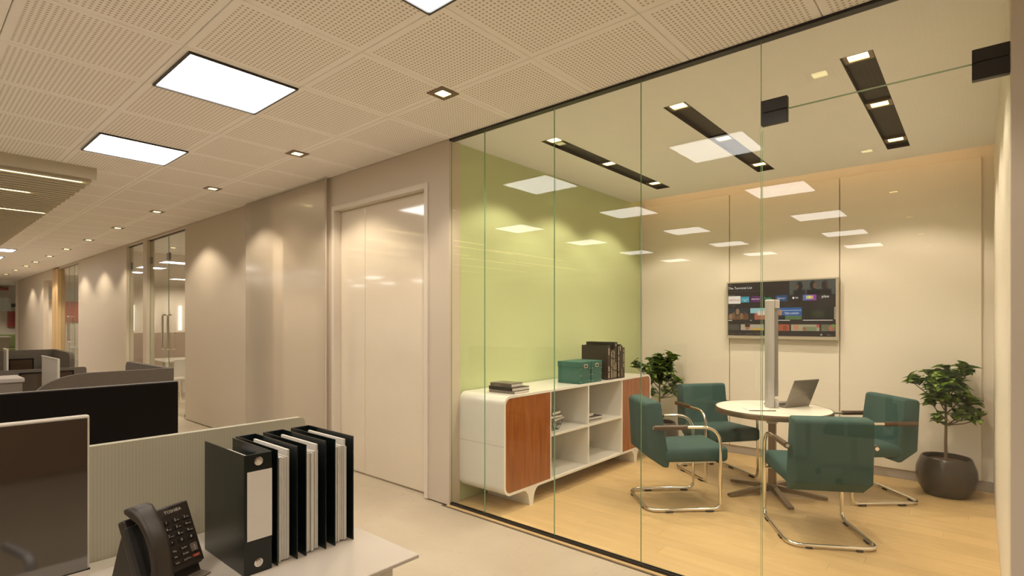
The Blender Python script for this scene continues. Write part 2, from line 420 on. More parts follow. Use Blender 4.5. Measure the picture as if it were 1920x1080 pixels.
# rooms behind the corridor
struct(obj('wall_rooms', bxs((6.6, 6.7, 3.6, 31, 0, H), (3.12, 6.6, 3.42, 3.5, 0, H), (4.1, 4.2, 3.5, 7.3, 0, H), (3.12, 6.6, 7.3, 7.4, 0, H),
    (3.12, 6.6, 13.5, 13.6, 0, H), (3.12, 6.6, 21.9, 22.0, 0, H), (-1, 6.6, 30.5, 30.6, 0, H)), M_wall))
struct(obj('ceiling_rooms', bxs((3.12, 6.6, 3.42, 31, H, H+0.1), (-1, 3.12, 26.1, 31, H, H+0.1)), M_ceil))
# meeting room ceiling with three slots
SL = [(2.59, 2.75), (1.51, 1.67), (0.44, 0.60)]; SX0, SX1 = 3.54, 5.68; XC = 6.09
cb = [(XG+0.03, SX0, YR, YG, H, H+0.06), (SX1, XC, YR, YG, H, H+0.06)]
prev = YG
for a, b in SL: cb.append((SX0, SX1, b, prev, H, H+0.06)); prev = a
cb.append((SX0, SX1, YR, prev, H, H+0.06))
struct(obj('ceiling_meeting_room', bxs(*cb, (XC, XB+0.1, YR, YG, H+0.15, H+0.2), (XC-0.02, XC, YR, YG, H+0.06, H+0.15)), M_ceil))
cv = tag(obj('cove_light', bxs((XC+0.02, XC+0.05, YR+0.05, YG-0.05, H+0.075, H+0.09)), M_cove), 'warm light strip hidden in the cove above the panelled wall', 'light strip')

# corridor ceiling: slab, perforated tiles
ce = struct(obj('ceiling', bxs((-9, XW+T, -5, 26.1, H+0.03, H+0.12)), M_seam))
P = 0.67
def tile_bm(x0, x1, y0, y1, bm=None):
    bm = bm or NB(); g = 0.0016; c = 0.0025
    lo = [(x0+g+c, y0+g+c), (x1-g-c, y0+g+c), (x1-g-c, y1-g-c), (x0+g+c, y1-g-c)]
    hi = [(x0+g, y0+g), (x1-g, y0+g), (x1-g, y1-g), (x0+g, y1-g)]
    a = [bm.verts.new((*p, H)) for p in lo]; b = [bm.verts.new((*p, H+0.004)) for p in hi]; d = [bm.verts.new((*p, H+0.03)) for p in hi]
    bm.faces.new(a[::-1])
    for k in range(4):
        j = (k+1) % 4
        bm.faces.new((a[k], a[j], b[j], b[k])); bm.faces.new((b[k], b[j], d[j], d[k]))
    return bm
far = NB()
for i in range(-15, 3):
    for j in range(-9, 38):
        x0 = 1.045+i*P; x1 = min(x0+P, XW); y0 = 1.25+j*P; y1 = y0+P
        if x1-x0 < 0.02: continue
        if i >= -2 and -2 <= j <= 21 and x1 > 0.09*y0: obj('tile', tile_bm(x0, x1, y0, y1), M_tile, ce)
        else: tile_bm(x0, x1, y0, y1, far)
fo = obj('tiles_beyond', far, M_tile, ce); fo['kind'] = 'stuff'

# ------------------------------------------------------------------ ceiling lights
PX = [1.398, -0.552, -2.502, -4.452, -6.4]
PY = [1.70, 3.615, 5.56, 15.3, 17.2, 19.15, 21.1, -2.18]  # last row added unseen behind the camera, inferred from lit labels and dividers
def panel_label(ix, iy):
    if (ix, iy) == (0, 1): return 'largest square ceiling light panel above the felt dividers, nearer of the two fully in view'
    if (ix, iy) == (0, 2): return 'second fully visible square ceiling light panel, just before the slatted ceiling raft'
    if (ix, iy) == (0, 0): return 'square ceiling light panel cut by the top edge of the photo'
    if (ix, iy) == (0, 3): return 'small far square ceiling light panel right behind the slatted raft'
    if (ix, iy) == (0, 4): return 'smallest far square ceiling light panel, second behind the slatted raft'
    return None
for ix, x in enumerate(PX):
    for iy, y in enumerate(PY):
        
        lab = panel_label(ix, iy) or 'square ceiling light panel of the open office beyond the direct view'
        t = thing('ceiling_light_panel', (x, y, H-0.012), lab, 'ceiling light', 'square ceiling light panels')
        s = 0.317; f = 0.012
        obj('frame', bxs((x-s, x+s, y-s, y-s+f, H-0.012, H+0.02), (x-s, x+s, y+s-f, y+s, H-0.012, H+0.02), (x-s, x-s+f, y-s+f, y+s-f, H-0.012, H+0.02), (x+s-f, x+s, y-s+f, y+s-f, H-0.012, H+0.02)), M_black, t)
        obj('diffuser', bxs((x-s+f, x+s-f, y-s+f, y+s-f, H-0.004, H+0.01)), M_panel, t)
def downlight(x, y, lab, power, group, z=H, s=0.075):
    t = thing('downlight', (x, y, z-0.006), lab, 'downlight', group)
    q = s*0.53
    obj('frame', bxs((x-s, x+s, y-s, y-q, z-0.006, z+0.01), (x-s, x+s, y+q, y+s, z-0.006, z+0.01), (x-s, x-q, y-q, y+q, z-0.006, z+0.01), (x+q, x+s, y-q, y+q, z-0.006, z+0.01)), M_bronze, t)
    obj('lens', bxs((x-q, x+q, y-q, y+q, z-0.002, z+0.008)), M_lamp, t)
    if power: spot('downlight_beam', (x, y, z-0.02), power, t)
    return t
DY = [2.651, 4.58, 6.50, 8.43, 10.35, 12.27, 14.15, 15.95, 17.75, 19.2, 21.0, 23.0]
ORD = ['nearest', 'second', 'third', 'fourth', 'fifth', 'sixth', 'seventh', 'eighth', 'ninth', 'tenth', 'eleventh', 'farthest']
for k, y in enumerate(DY):
    ex = ' beside the glass wall' if k == 0 else ''
    downlight(2.37, y, ORD[k]+' small square downlight in the row along the corridor'+ex, DOWN_W, 'corridor downlights')
downlight(2.37, 0.727, 'small square downlight mirrored brightest in the glass above the door', DOWN_W*0.6, 'corridor downlights')
for k, x in enumerate((0.45, -1.50, -3.44, -5.38, -7.3)):
    downlight(x, 0.74, 'small square downlight of the cross row mirrored in the glass, '+['first', 'second', 'third', 'fourth', 'last'][k]+' from the glass door', DOWN_W*0.7, 'cross row downlights')

for (x, y, lab) in ((3.55, 5.85, 'square downlight inside the niche behind the sliding glass panel'), (4.4, 10.6, 'added square downlight brightening the room behind the double glass doors'), (4.2, 12.3, 'added square downlight brightening the room behind the narrow far glass pane'), (4.4, 18.0, 'added square downlight brightening the room behind the far glass partition'), (4.0, 20.6, 'added square downlight brightening the room beyond the oak door frame'), (2.6, 28.2, 'added square downlight brightening the space past the end glass partition')):
    downlight(x, y, lab, DOWN_W*2.4, 'room downlights')  # all but the niche one are added to brighten the far rooms

# slatted ceiling raft
bf = thing('slatted_ceiling_raft', (-2.3, 10.3, 2.89), 'olive slatted ceiling raft with thin light lines over the desks', 'ceiling raft')
BX0, BX1 = -6.0, 1.32
obj('fascia', bxs((BX0, BX1, 6.50, 6.53, 2.89, H)), M_baffle, bf)
led = {1: [(-1.0, 1.25)], 4: [(-3.9, -1.4)], 5: [(-2.3, 0.2)], 9: [(-1.2, 0.98)], 12: [(-5.9, -3.2), (-1.9, 0.3)], 15: [(-4.5, -2.0)], 20: [(-0.9, 1.29)], 24: [(-5.5, -2.2)], 28: [(-2.0, 0.4)], 33: [(-4.8, -1.6)], 38: [(-3.0, 0.2)], 44: [(-5.5, -2.4)], 50: [(-2.6, 0.1)]}
for k in range(62):
    y = 6.53+0.12*k
    if k: obj('slat', bxs((BX0, BX1-0.012*(k % 2), y, y+0.072, 2.89, 2.985)), M_baffle, bf)
    for a, b in led.get(k, []):
        obj('light_line', bxs((a, b, y+0.086, y+0.102, 2.889, 2.91)), M_led, bf)

# meeting-room light channels
for k, (a, b) in enumerate(SL):
    cy = (a+b)/2
    lab = ['black recessed ceiling light channel nearest the green wall', 'middle black recessed ceiling light channel in the meeting room', 'black recessed ceiling light channel above the glass door'][k]
    t = thing('light_channel', (4.61, cy, H), lab, 'ceiling light', 'black light channels')
    obj('housing', bxs((SX0, SX1, a, b, H+0.03, H+0.045), (SX0, SX1, a, a+0.004, H, H+0.03), (SX0, SX1, b-0.004, b, H, H+0.03), (SX0, SX0+0.004, a, b, H, H+0.03), (SX1-0.004, SX1, a, b, H, H+0.03)), M_channel, t)
    for x in (3.62, 4.50, 5.46):
        o = obj('lamp_frame', bxs((x-0.062, x+0.062, a+0.006, a+0.03, H+0.012, H+0.03), (x-0.062, x+0.062, b-0.03, b-0.006, H+0.012, H+0.03), (x-0.062, x-0.042, a+0.03, b-0.03, H+0.012, H+0.03), (x+0.042, x+0.062, a+0.03, b-0.03, H+0.012, H+0.03)), M_bronze, t)
        obj('lens', bxs((x-0.042, x+0.042, a+0.03, b-0.03, H+0.018, H+0.03)), M_lamp, o)
        spot('lamp_beam', (x, cy, H-0.005), ROOM_W, t, size=116, blend=0.32)

# ------------------------------------------------------------------ glass partition and its door
wg = struct(thing('wall_glass', (XG, 1.6, 0)), 'glass wall of the meeting room with green edged panes')
def pane(bm_faces_axis, x0, x1, y0, y1, z0, z1, parent, name='pane', m=None, edge=None):
    bm = NB(); fs = box(bm, x0, x1, y0, y1, z0, z1)
    for f in fs:
        n = f.normal if f.normal.length else None
    bm.normal_update()
    for f in bm.faces:
        if abs(getattr(f.normal, bm_faces_axis)) < 0.5: f.material_index = 1
    return obj(name, bm, [m or M_glass, edge or M_edge], parent)
GY = [3.28, 2.90, 2.23, 1.57, 0.872]
for a, b in zip(GY[1:], GY[:-1]): pane('x', XG, XG+0.010, a+0.001, b-0.001, 0.018, 2.987, wg)
pane('x', XG, XG+0.010, YR+0.004, 0.871, 2.602, 2.987, wg, 'transom_pane')
obj('top_track', bxs((XG-0.02, XG+0.03, YR, 3.28, 2.986, H)), M_black, wg)
obj('bottom_track', bxs((XG-0.010, XG+0.020, 0.871, 3.28, 0, 0.018)), M_black, wg)
d1 = struct(thing('door_1', (XG, 0.38, 0)), 'frameless glass door of the meeting room')
pane('x', XG, XG+0.010, YR+0.006, 0.866, 0.012, 2.598, d1, 'glass_leaf')
for (a, b, z0, z1) in ((0.742, 0.868, 2.535, 2.665), (YR+0.002, 0.022, 2.525, 2.655)):
    o = obj('hinge_patch', rbox(XG-0.012, XG+0.022, a, b, z0, 2.598, 0.002, 1), M_black, d1)
    o = obj('hinge_patch', rbox(XG-0.012, XG+0.022, a, b, 2.602, z1, 0.002, 1), M_black, d1)
# closed laminate door in the corridor
d2 = struct(thing('door_2', (XW, 4.3, 0)), 'closed cream corridor door with wide frame')
obj('frame', bxs((XW-0.012, XW+T, 3.54, 3.585, 0, 2.69), (XW-0.012, XW+T, 5.015, 5.06, 0, 2.69), (XW-0.012, XW+T, 3.585, 5.015, 2.645, 2.69)), M_trim, d2)
obj('leaf', rbox(XW+0.07, XW+0.11, 3.587, 4.578, 0.006, 2.643, 0.002, 1), M_leafdoor, d2)
obj('leaf', rbox(XW+0.07, XW+0.11, 4.582, 5.013, 0.006, 2.643, 0.002, 1), M_leafdoor, d2)
# sliding glass panel
d3 = struct(thing('door_3', (2.94, 6.03, 0)), 'tall sliding glass panel hanging in front of the corridor wall')
pane('x', 2.935, 2.947, 5.085, 6.98, 0.012, 2.985, d3, 'glass_leaf', M_glass2, M_silver)
obj('rail', bxs((2.93, 2.952, 5.085, 6.98, 2.985, H)), M_silver, d3)
# far glazed doors
def far_glass(name, y0, y1, splits, loc_label, frames=True):
    t = struct(thing(name, (XW+0.05, (y0+y1)/2, 0)), loc_label)
    ys = [y0]+splits+[y1]
    for a, b in zip(ys[:-1], ys[1:]): pane('x', XW+0.05, XW+0.06, a+0.003, b-0.003, 0.01, 2.95, t, 'pane')
    obj('top_rail', bxs((XW+0.04, XW+0.07, y0, y1, 2.95, 2.965)), M_black, t)
    return t
w1 = far_glass('window_1', 9.32, 11.23, [10.25], 'double glass doors of the first far room')
for a, b in ((10.19, 10.31), (9.34, 9.40), (11.12, 11.20)): obj('patch_fitting', bxs((XW+0.04, XW+0.07, a, b, 2.54, 2.66)), M_aludark, w1)
for a in (10.12, 10.38):
    obj('handle', tube(fillet([(XW+0.05, a, 1.05), (XW+0.0, a, 1.05), (XW+0.0, a, 1.62), (XW+0.05, a, 1.62)], 0.02), 0.016), M_chrome, w1, True)
obj('floor_hinge', bxs((XW+0.035, XW+0.075, 9.33, 9.46, 0.0, 0.05), (XW+0.03, XW+0.08, 9.36, 9.40, 0.05, 0.12)), M_black, w1)
w2 = far_glass('window_2', 11.45, 12.5, [], 'narrow glass pane beside the first far column')
obj('patch_fitting', bxs((XW+0.035, XW+0.075, 12.36, 12.46, 2.52, 2.65)), M_aludark, w2)
w3 = far_glass('window_3', 16.57, 18.9, [17.3, 17.9], 'far glass partition next to the oak frame')
obj('handle', tube(fillet([(XW+0.05, 17.75, 1.0), (XW, 17.75, 1.0), (XW, 17.75, 1.65), (XW+0.05, 17.75, 1.65)], 0.02), 0.016), M_chrome, w3, True)
struct(obj('trim_2', bxs((XW-0.02, XW+T+0.02, 18.9, 19.25, 0, 2.97), (XW-0.02, XW+T+0.02, 19.3, 19.7, 0, 2.97)), M_oakframe), 'pale oak door frame at the far end')
w4 = struct(thing('window_4', (2.78, 26.05, 0)), 'glass partition at the end of the corridor')
pane('y', 2.45, 2.93, 26.03, 26.04, 0.01, 2.95, w4, 'pane')
obj('frame', bxs((2.93, 3.0, 26.0, 26.07, 0, 2.95)), M_trim, w4)
obj('patch_fitting', bxs((2.82, 2.95, 26.01, 26.06, 2.03, 2.16)), M_black, w4)

# ------------------------------------------------------------------ things in the far rooms
def glow_bar(x, y, lab):
    o = tag(obj('vertical_glow_bar', bxs((x-0.025, x+0.025, y-0.03, y, 1.32, 1.86)), M_vglow), lab, 'wall lamp', 'vertical glowing bars in the far room')  # bright upright streaks behind the glass, built as glowing bars on the rear wall
glow_bar(3.70, 13.499, 'glowing vertical bar behind the left glass door leaf')
glow_bar(4.24, 13.499, 'glowing vertical bar behind the right glass door leaf')
glow_bar(3.345, 13.499, 'glowing vertical bar behind the narrow glass pane')
struct(obj('trim_3', bxs((3.12, 6.6, 13.47, 13.499, 0.0, 1.27)), mat('taupe_dado', (0.40, 0.30, 0.22), 0.5)))
def white_table(x0, x1, y0, y1, lab):
    t = thing('white_table', ((x0+x1)/2, (y0+y1)/2, 0), lab, 'table')
    obj('table_top', rbox(x0, x1, y0, y1, 0.72, 0.75, 0.005, 1), M_white, t)
    for x in (x0+0.05, x1-0.05):
        for y in (y0+0.05, y1-0.05): obj('leg', bxs((x-0.025, x+0.025, y-0.025, y+0.025, 0, 0.72)), M_white, t)
    obj('modesty_panel', bxs((x0+0.1, x1-0.1, (y0+y1)/2-0.01, (y0+y1)/2+0.01, 0.35, 0.72)), M_deskstrip, t)
def shell_chair(x, y, rz, lab):
    t = thing('shell_chair', (x, y, 0), lab, 'chair', 'white shell chairs', rz)
    obj('seat', rbox(-0.21, 0.21, -0.2, 0.2, 0.43, 0.46, 0.012, 2), M_white, t, local=True)
    obj('backrest', rbox(-0.2, 0.2, -0.23, -0.2, 0.5, 0.82, 0.012, 2), M_white, t, local=True)
    for sx in (-1, 1):
        for sy in (-1, 1): obj('leg', tube([(sx*0.22, sy*0.22, 0), (sx*0.14, sy*0.14, 0.44)], 0.011, 8), M_chrome, t, local=True)
white_table(3.45, 4.15, 11.8, 12.9, 'white table inside the room behind the double glass doors')
shell_chair(3.5, 11.3, 0.3, 'white shell chair by the table behind the double glass doors')
white_table(3.6, 4.6, 19.6, 21.0, 'white table far back beyond the oak door frame')
shell_chair(3.55, 19.2, 0.2, 'white shell chair far back beyond the oak door frame')
tag(obj('red_wall_panel', bxs((3.62, 3.98, 21.86, 21.899, 1.5, 2.15)), M_red), 'small red wall panel seen through the far glass partition', 'panel')
tag(obj('pale_blind', bxs((3.2, 5.5, 21.87, 21.899, 2.2, 2.6)), M_bluewhite), 'pale blue white blind above the red panel', 'blind')
tag(obj('red_beam', bxs((1.2, 3.2, 30.3, 30.49, 2.82, 2.92)), M_red), 'thin dark red beam past the end glass partition', 'beam')
tag(obj('white_lintel', bxs((1.2, 3.3, 30.3, 30.49, 1.95, 2.5)), M_bluewhite), 'pale blue white band below the dark red beam', 'band')
tag(obj('red_hanging', bxs((3.18, 3.42, 30.4, 30.499, 1.3, 1.95)), M_red), 'narrow red hanging panel at the corridor end', 'panel')
sf = thing('sofa', (2.9, 29.6, 0), 'small olive green sofa past the end glass partition', 'sofa')
obj('seat', rbox(2.3, 3.5, 29.2, 30.0, 0.1, 0.45, 0.04, 2), M_sofa, sf); obj('backrest', rbox(2.3, 3.5, 29.85, 30.1, 0.45, 1.0, 0.05, 2), M_sofa, sf)
obj('armrest', rbox(3.5, 3.65, 29.2, 30.1, 0.1, 0.65, 0.03, 2), M_sofa, sf)
lt = thing('reception_table', (2.6, 27.6, 0), 'pale counter table just past the end glass partition', 'table')
obj('table_top', rbox(2.2, 2.95, 27.2, 28.0, 0.92, 0.96, 0.006, 1), M_white, lt)
obj('body', prism([(2.3, 0), (2.85, 0), (2.93, 0.92), (2.25, 0.92)], 'y', 27.3, 27.9), M_deskstrip, lt)

# ------------------------------------------------------------------ near workstation
ZD = 0.77
dk = thing('desk', (0.2, 1.7, 0), 'white office desk carrying the phone and the binders', 'desk')
obj('desk_top', rbox(-0.65, 1.09, 1.33, 1.955, ZD-0.012, ZD, 0.002, 1), M_desk, dk)
obj('under_frame', bxs((-0.6, 1.04, 1.40, 1.94, ZD-0.045, ZD-0.012)), M_silver, dk)
obj('rear_strip', rbox(-0.65, 1.09, 1.962, 2.04, ZD-0.028, ZD-0.002, 0.003, 1), M_deskstrip, dk)
for x in (-0.60, 0.98):
    obj('leg', bxs((x, x+0.06, 1.40, 1.44, 0, ZD-0.028), (x, x+0.06, 1.92, 1.96, 0, ZD-0.028), (x, x+0.06, 1.44, 1.92, 0.0, 0.04)), M_silver, dk)
dv = tag(obj('desk_divider', prism(rrect(-0.65, 1.092, 0.62, 1.12, 0.022, 5), 'y', 2.046, 2.076), M_ribbed), 'ribbed grey green desk divider standing behind the phone and binders', 'divider')
# opposite desk and its monitor
dk2 = thing('desk', (0.2, 2.45, 0), 'white desk behind the ribbed divider, mostly hidden', 'desk')
obj('desk_top', rbox(-0.65, 1.09, 2.09, 2.78, ZD-0.028, ZD, 0.003, 1), M_desk, dk2)
for x in (-0.60, 0.98): obj('leg', bxs((x, x+0.06, 2.15, 2.19, 0, ZD-0.028), (x, x+0.06, 2.70, 2.74, 0, ZD-0.028), (x, x+0.06, 2.19, 2.70, 0.0, 0.04)), M_silver, dk2)
mo = thing('monitor', (0.4, 2.56, ZD), 'wide black monitor seen from behind, over the ribbed divider', 'monitor')
obj('back_shell', rbox(0.0, 0.797, 2.556, 2.585, 0.86, 1.249, 0.0025, 1), M_screenblack, mo)
obj('bezel', bxs((0.001, 0.796, 2.5855, 2.590, 0.861, 1.2505)), M_silver, mo)
obj('neck', bxs((0.36, 0.44, 2.54, 2.556, 0.78, 1.0)), M_silver, mo); obj('foot', rbox(0.28, 0.52, 2.46, 2.66, ZD, ZD+0.012, 0.004, 1), M_silver, mo)
# all-in-one on the near desk
ai = thing('all_in_one_computer', (0.05, 1.72, ZD), 'silver framed computer with dark reflecting screen at the left edge', 'computer')
obj('housing', rbox(-0.28, 0.335, 1.722, 1.745, 0.80, 1.262, 0.004, 2), M_silver, ai)
obj('screen', bxs((-0.274, 0.329, 1.7165, 1.7215, 0.872, 1.2555)), M_gloss, ai)
obj('seam', bxs((-0.28, 0.335, 1.7175, 1.7215, 0.868, 0.872)), M_black, ai)
obj('chin', bxs((-0.279, 0.334, 1.717, 1.7215, 0.802, 0.868)), M_silver, ai)
obj('stand', bxs((-0.06, 0.10, 1.745, 1.76, 0.78, 1.0)), M_silver, ai); obj('foot', rbox(-0.08, 0.12, 1.66, 1.84, ZD, ZD+0.01, 0.003, 1), M_silver, ai)

# binders
def binder(x0, x1, front, lab, seed):
    rnd = random.Random(seed)
    t = thing('ring_binder', ((x0+x1)/2, 1.73, ZD), lab, 'binder', 'black ring binders on the desk')
    z0, z1, y0, y1, th = ZD+0.001, 1.118, 1.585, 1.88, 0.0028
    ys, ye = (y0, y0+th) if front else (y1-th, y1)
    obj('spine', rbox(x0, x1, ys, ye, z0, z1, 0.001, 1), M_binder, t)
    fl = 0.0 if front else 0.004
    obj('cover', bxs((x0, x0+th, y0 if not front else y0+th, y1 if front else y1-th, z0, z1)), M_binder, t)
    cv_ = NB(); a, b = (y0+th, y1-0.02) if front else (y0, y1-th)
    box(cv_, x1-th, x1, a, b, z0, z1); obj('cover', cv_, M_binder, t)
    n = 8; W_ = x1-x0-0.014
    for k in range(n):
        xx = x0+0.008+W_*k/n*0.8; dy = rnd.uniform(0, 0.012); dz = rnd.uniform(0, 0.006)
        ya, yb = (y0+0.03, y1-0.03-dy) if front else (y0+0.012+dy, y1-0.03)
        obj('paper_stack', bxs((xx, xx+W_/n*0.66, ya, yb, z0+0.004, z1-0.028-dz)), M_paper, t)
    xr = x0+0.008+W_*0.66
    obj('index_sheet', bxs((xr, xr+0.007, y0+0.03 if front else y0+0.022, y1-0.04, z0+0.008, z1-0.010 if not front else z1-0.03)), M_paper, t)
    yb = y0+0.04 if front else y1-0.04
    obj('lever_arch', tube(fillet([(x0+0.006, yb, z1-0.09), (x0+0.012, yb, z1-0.016), (x1-0.03, yb, z1-0.016), (x1-0.03, yb, z1-0.09)], 0.012), 0.0025, 8), M_chrome, t, True)
    if front:
        xm = (x0+x1)/2
        lb = obj('label_card', bxs((x0+0.008, x1-0.0005, y0-0.0012, y0, z0+0.098, z1-0.05)), M_paper, t); lb['label'] = 'blank pale spine label'
        for zc in (z1-0.022, z0+0.03):
            r = NB(); seg = 24
            for (ra, rb_, ya, yb2) in ((0.0075, 0.0125, y0-0.003, y0),):
                ring = []
                for k in range(seg):
                    c_, s_ = math.cos(2*math.pi*k/seg), math.sin(2*math.pi*k/seg)
                    ring.append([r.verts.new((xm+ra*c_, y0, zc+ra*s_)), r.verts.new((xm+ra*c_, y0-0.003, zc+ra*s_)), r.verts.new((xm+rb_*c_, y0-0.002, zc+rb_*s_)), r.verts.new((xm+rb_*c_, y0, zc+rb_*s_))])
                for k in range(seg):
                    A, B = ring[k], ring[(k+1) % seg]
                    for q in range(3): r.faces.new((A[q], A[q+1], B[q+1], B[q]))
            bmesh.ops.recalc_face_normals(r, faces=r.faces[:])
            rr = obj('finger_ring', r, M_chrome, t, True); rr['label'] = 'chrome finger ring'
            obj('ring_backing', prism([(xm+0.0075*math.cos(i*math.pi/8), zc+0.0075*math.sin(i*math.pi/8)) for i in range(16)], 'y', y0-0.0006, y0), M_paper, rr)
binder(0.662, 0.742, True, 'black ring binder showing its spine with blank label, beside the phone', 1)
binder(0.757, 0.822, False, 'black ring binder with pages outward, right behind the labelled one', 2)
binder(0.848, 0.918, False, 'third black ring binder from the phone, pages facing out', 3)
binder(0.948, 1.018, False, 'outermost black ring binder near the desk corner, pages facing out', 4)

# desk phone
ph = thing('desk_phone', (0.499, 1.736, ZD), 'dark brown office telephone with handset and keypad', 'telephone', rz=math.radians(20))
def Lo(name, bm, m, par=ph, smooth=False): return obj(name, bm, m, par, smooth, local=True)
# local frame: x right, y away, tilted slab
TL = math.radians(66)
RX = Matrix.Translation((0, -0.045, 0.028)) @ Matrix.Rotation(TL, 4, 'X')
def tl(bm, M_=RX):
    bmesh.ops.transform(bm, matrix=M_, verts=bm.verts[:]); return bm
Lo('wedge_base', prism([(-0.05, 0.0), (0.10, 0.0), (0.075, 0.08), (0.045, 0.165), (0.02, 0.17), (-0.04, 0.02)], 'x', -0.075, 0.085), M_phone)
body = Lo('body', tl(rbox(-0.09, 0.092, 0.0, 0.185, -0.02, 0.006, 0.006, 2)), M_phone)
kp = Lo('keypad_plate', tl(rbox(-0.012, 0.090, 0.004, 0.183, 0.004, 0.016, 0.004, 2)), M_phone)
cr_ = Lo('cradle', tl(rbox(-0.094, -0.018, 0.0, 0.165, 0.002, 0.014, 0.006, 2)), M_rubber)
# handset: long bowed bar with two heads
hs = NB(); n = 22; rings = []
for i in range(n+1):
    t = i/n; y = -0.018+0.228*t
    zc = 0.024+0.040*math.sin(math.pi*t)**0.85
    endf = max(0, 1-min(t, 1-t)/0.22)
    hw = 0.0255+0.0065*endf; ht = 0.011+0.012*endf**0.8
    zc -= 0.006*endf
    if i in (0, n): hw *= 0.8; ht *= 0.7
    ring = []
    for k in range(14):
        a = 2*math.pi*k/14; c_, s_ = math.cos(a), math.sin(a)
        ring.append(hs.verts.new((-0.056+hw*math.copysign(abs(c_)**0.45, c_), y, zc+ht*math.copysign(abs(s_)**0.45, s_))))
    rings.append(ring)
for A, B in zip(rings, rings[1:]):
    for k in range(14): hs.faces.new((A[k], A[(k+1) % 14], B[(k+1) % 14], B[k]))
hs.faces.new(rings[0]); hs.faces.new(rings[-1][::-1]); bmesh.ops.recalc_face_normals(hs, faces=hs.faces[:])
ho = Lo('handset', tl(hs), M_phone, smooth=True)
def ptext(s, x, y, size, par, z=0.0166):
    mx = WM[ph.name] @ RX @ Matrix.Translation((x, y, z))
    return text('print', s, size, mx, M_print, par, align='CENTER')
ptext('TOSHIBA', 0.039, 0.162, 0.0125, kp, 0.0164)
KX = [0.010, 0.039, 0.068]; rows = [['1', '2', '3'], ['4', '5', '6'], ['7', '8', '9'], ['*', '0', '#']]
SUB = {'2': 'abc', '3': 'def', '4': 'ghi', '5': 'jkl', '6': 'mno', '7': 'pqrs', '8': 'tuv', '9': 'wxyz'}
for r_, row in enumerate(rows):
    for c_, ch in enumerate(row):
        y = 0.139-r_*0.0195
        k = Lo('key', tl(rbox(KX[c_]-0.0105, KX[c_]+0.0105, y-0.006, y+0.006, 0.014, 0.019, 0.0012, 1)), M_key)
        ptext(ch, KX[c_]-(0.003 if ch in SUB else 0), y-0.0035, 0.0105, k, 0.0193)
        if ch in SUB: ptext(SUB[ch], KX[c_]+0.0055, y-0.003, 0.0052, k, 0.0193)
for r_, (a, b) in enumerate((('Msg', 'Spdial'), ('Mic', 'Redial'), ('Spkr', 'Cnf/Trn'))):
    y = 0.0575-r_*0.0165
    for c_, s in ((0, a), (1, b)):
        k = Lo('key', tl(rbox(KX[c_]-0.0115, KX[c_]+0.0115, y-0.0045, y+0.0045, 0.014, 0.0185, 0.001, 1)), M_key)
        ptext(s, KX[c_], y-0.0025, 0.0068, k, 0.0188)
k = Lo('volume_key', tl(rbox(0.0585, 0.0785, 0.036, 0.060, 0.014, 0.020, 0.002, 1)), mat('phone_grey_key', (0.16, 0.13, 0.105), 0.35))
ptext('VOL', 0.0685, 0.0455, 0.006, k, 0.0203)
for yy, sgn in ((0.0535, 1), (0.0415, -1)):
    tb = NB(); tb.faces.new([tb.verts.new(p) for p in ((0.0655, yy-0.0015*sgn, 0.0203), (0.0715, yy-0.0015*sgn, 0.0203), (0.0685, yy+0.002*sgn, 0.0203))]); Lo('arrow', tl(tb), M_print, k)
k = Lo('hold_key', tl(rbox(0.0575, 0.0795, 0.0205, 0.0285, 0.014, 0.0185, 0.001, 1)), M_keyred); ptext('Hold', 0.0685, 0.0225, 0.006, k, 0.0188)
tr_ = Lo('label_tray', rbox(-0.01, 0.088, -0.085, -0.035, 0.002, 0.006, 0.001, 1), mat('pale_brown_tray', (0.22, 0.18, 0.14), 0.5))
text('print', 'IP Series', 0.012, WM[ph.name] @ Matrix.Translation((0.028, -0.066, 0.0065)), M_seam, tr_)
Lo('foot', bxs((-0.085, -0.07, -0.04, 0.07, 0, 0.006), (0.07, 0.085, -0.04, 0.07, 0, 0.006)), M_rubber)

# ------------------------------------------------------------------ farther workstations
f1 = thing('felt_screen', (0.86, 4.0, 0), 'L shaped grey brown felt desk screen with rounded end, nearest the corridor', 'divider', 'felt desk screens')
pr_ = [(0.50, 0.68), (1.175, 0.68), (1.175, 1.2), (0.78, 1.2)] + [(0.78-0.26*math.sin(a), 1.2-0.13*(1-math.cos(a))) for a in [i*math.pi/2/8 for i in range(1, 9)]] + [(0.50, 1.0)]
obj('front_panel', prism(pr_, 'y', 3.97, 4.005), M_fabric, f1)
pr_ = [(4.005, 0.68), (4.92, 0.68), (4.92, 1.14)] + arc(4.87, 1.15, 0.05, 0, 90, 5) + [(4.005, 1.2)]
obj('side_panel', prism(pr_, 'x', 1.175, 1.212), M_fabric, f1)
cb_ = NB(); box(cb_, 1.175, 1.212, 3.97, 4.005, 0.68, 1.2); obj('corner_post', cb_, M_fabric, f1)
f2 = tag(obj('felt_screen', prism(rrect(0.2, 1.262, 0.68, 1.062, 0.02, 4), 'y', 6.62, 6.655), M_fabric), 'straight low felt desk screen behind the frosted acrylic divider', 'divider', 'felt desk screens')
f3 = thing('felt_screen', (0.8, 7.7, 0), 'farthest L shaped felt desk screen, open towards the camera', 'divider', 'felt desk screens')
obj('back_panel', bxs((0.2, 1.175, 7.72, 7.755, 0.68, 1.2)), M_fabric, f3)
pr_ = [(6.86, 0.68), (7.755, 0.68), (7.755, 1.2)] + arc(6.93, 1.12, 0.07, 90, 180, 6)
obj('side_panel', prism(pr_, 'x', 1.175, 1.212), M_fabric, f3)
g1 = thing('acrylic_divider', (0.9, 6.1, ZD), 'frosted white acrylic divider standing upright between the far monitors', 'divider', 'acrylic dividers')
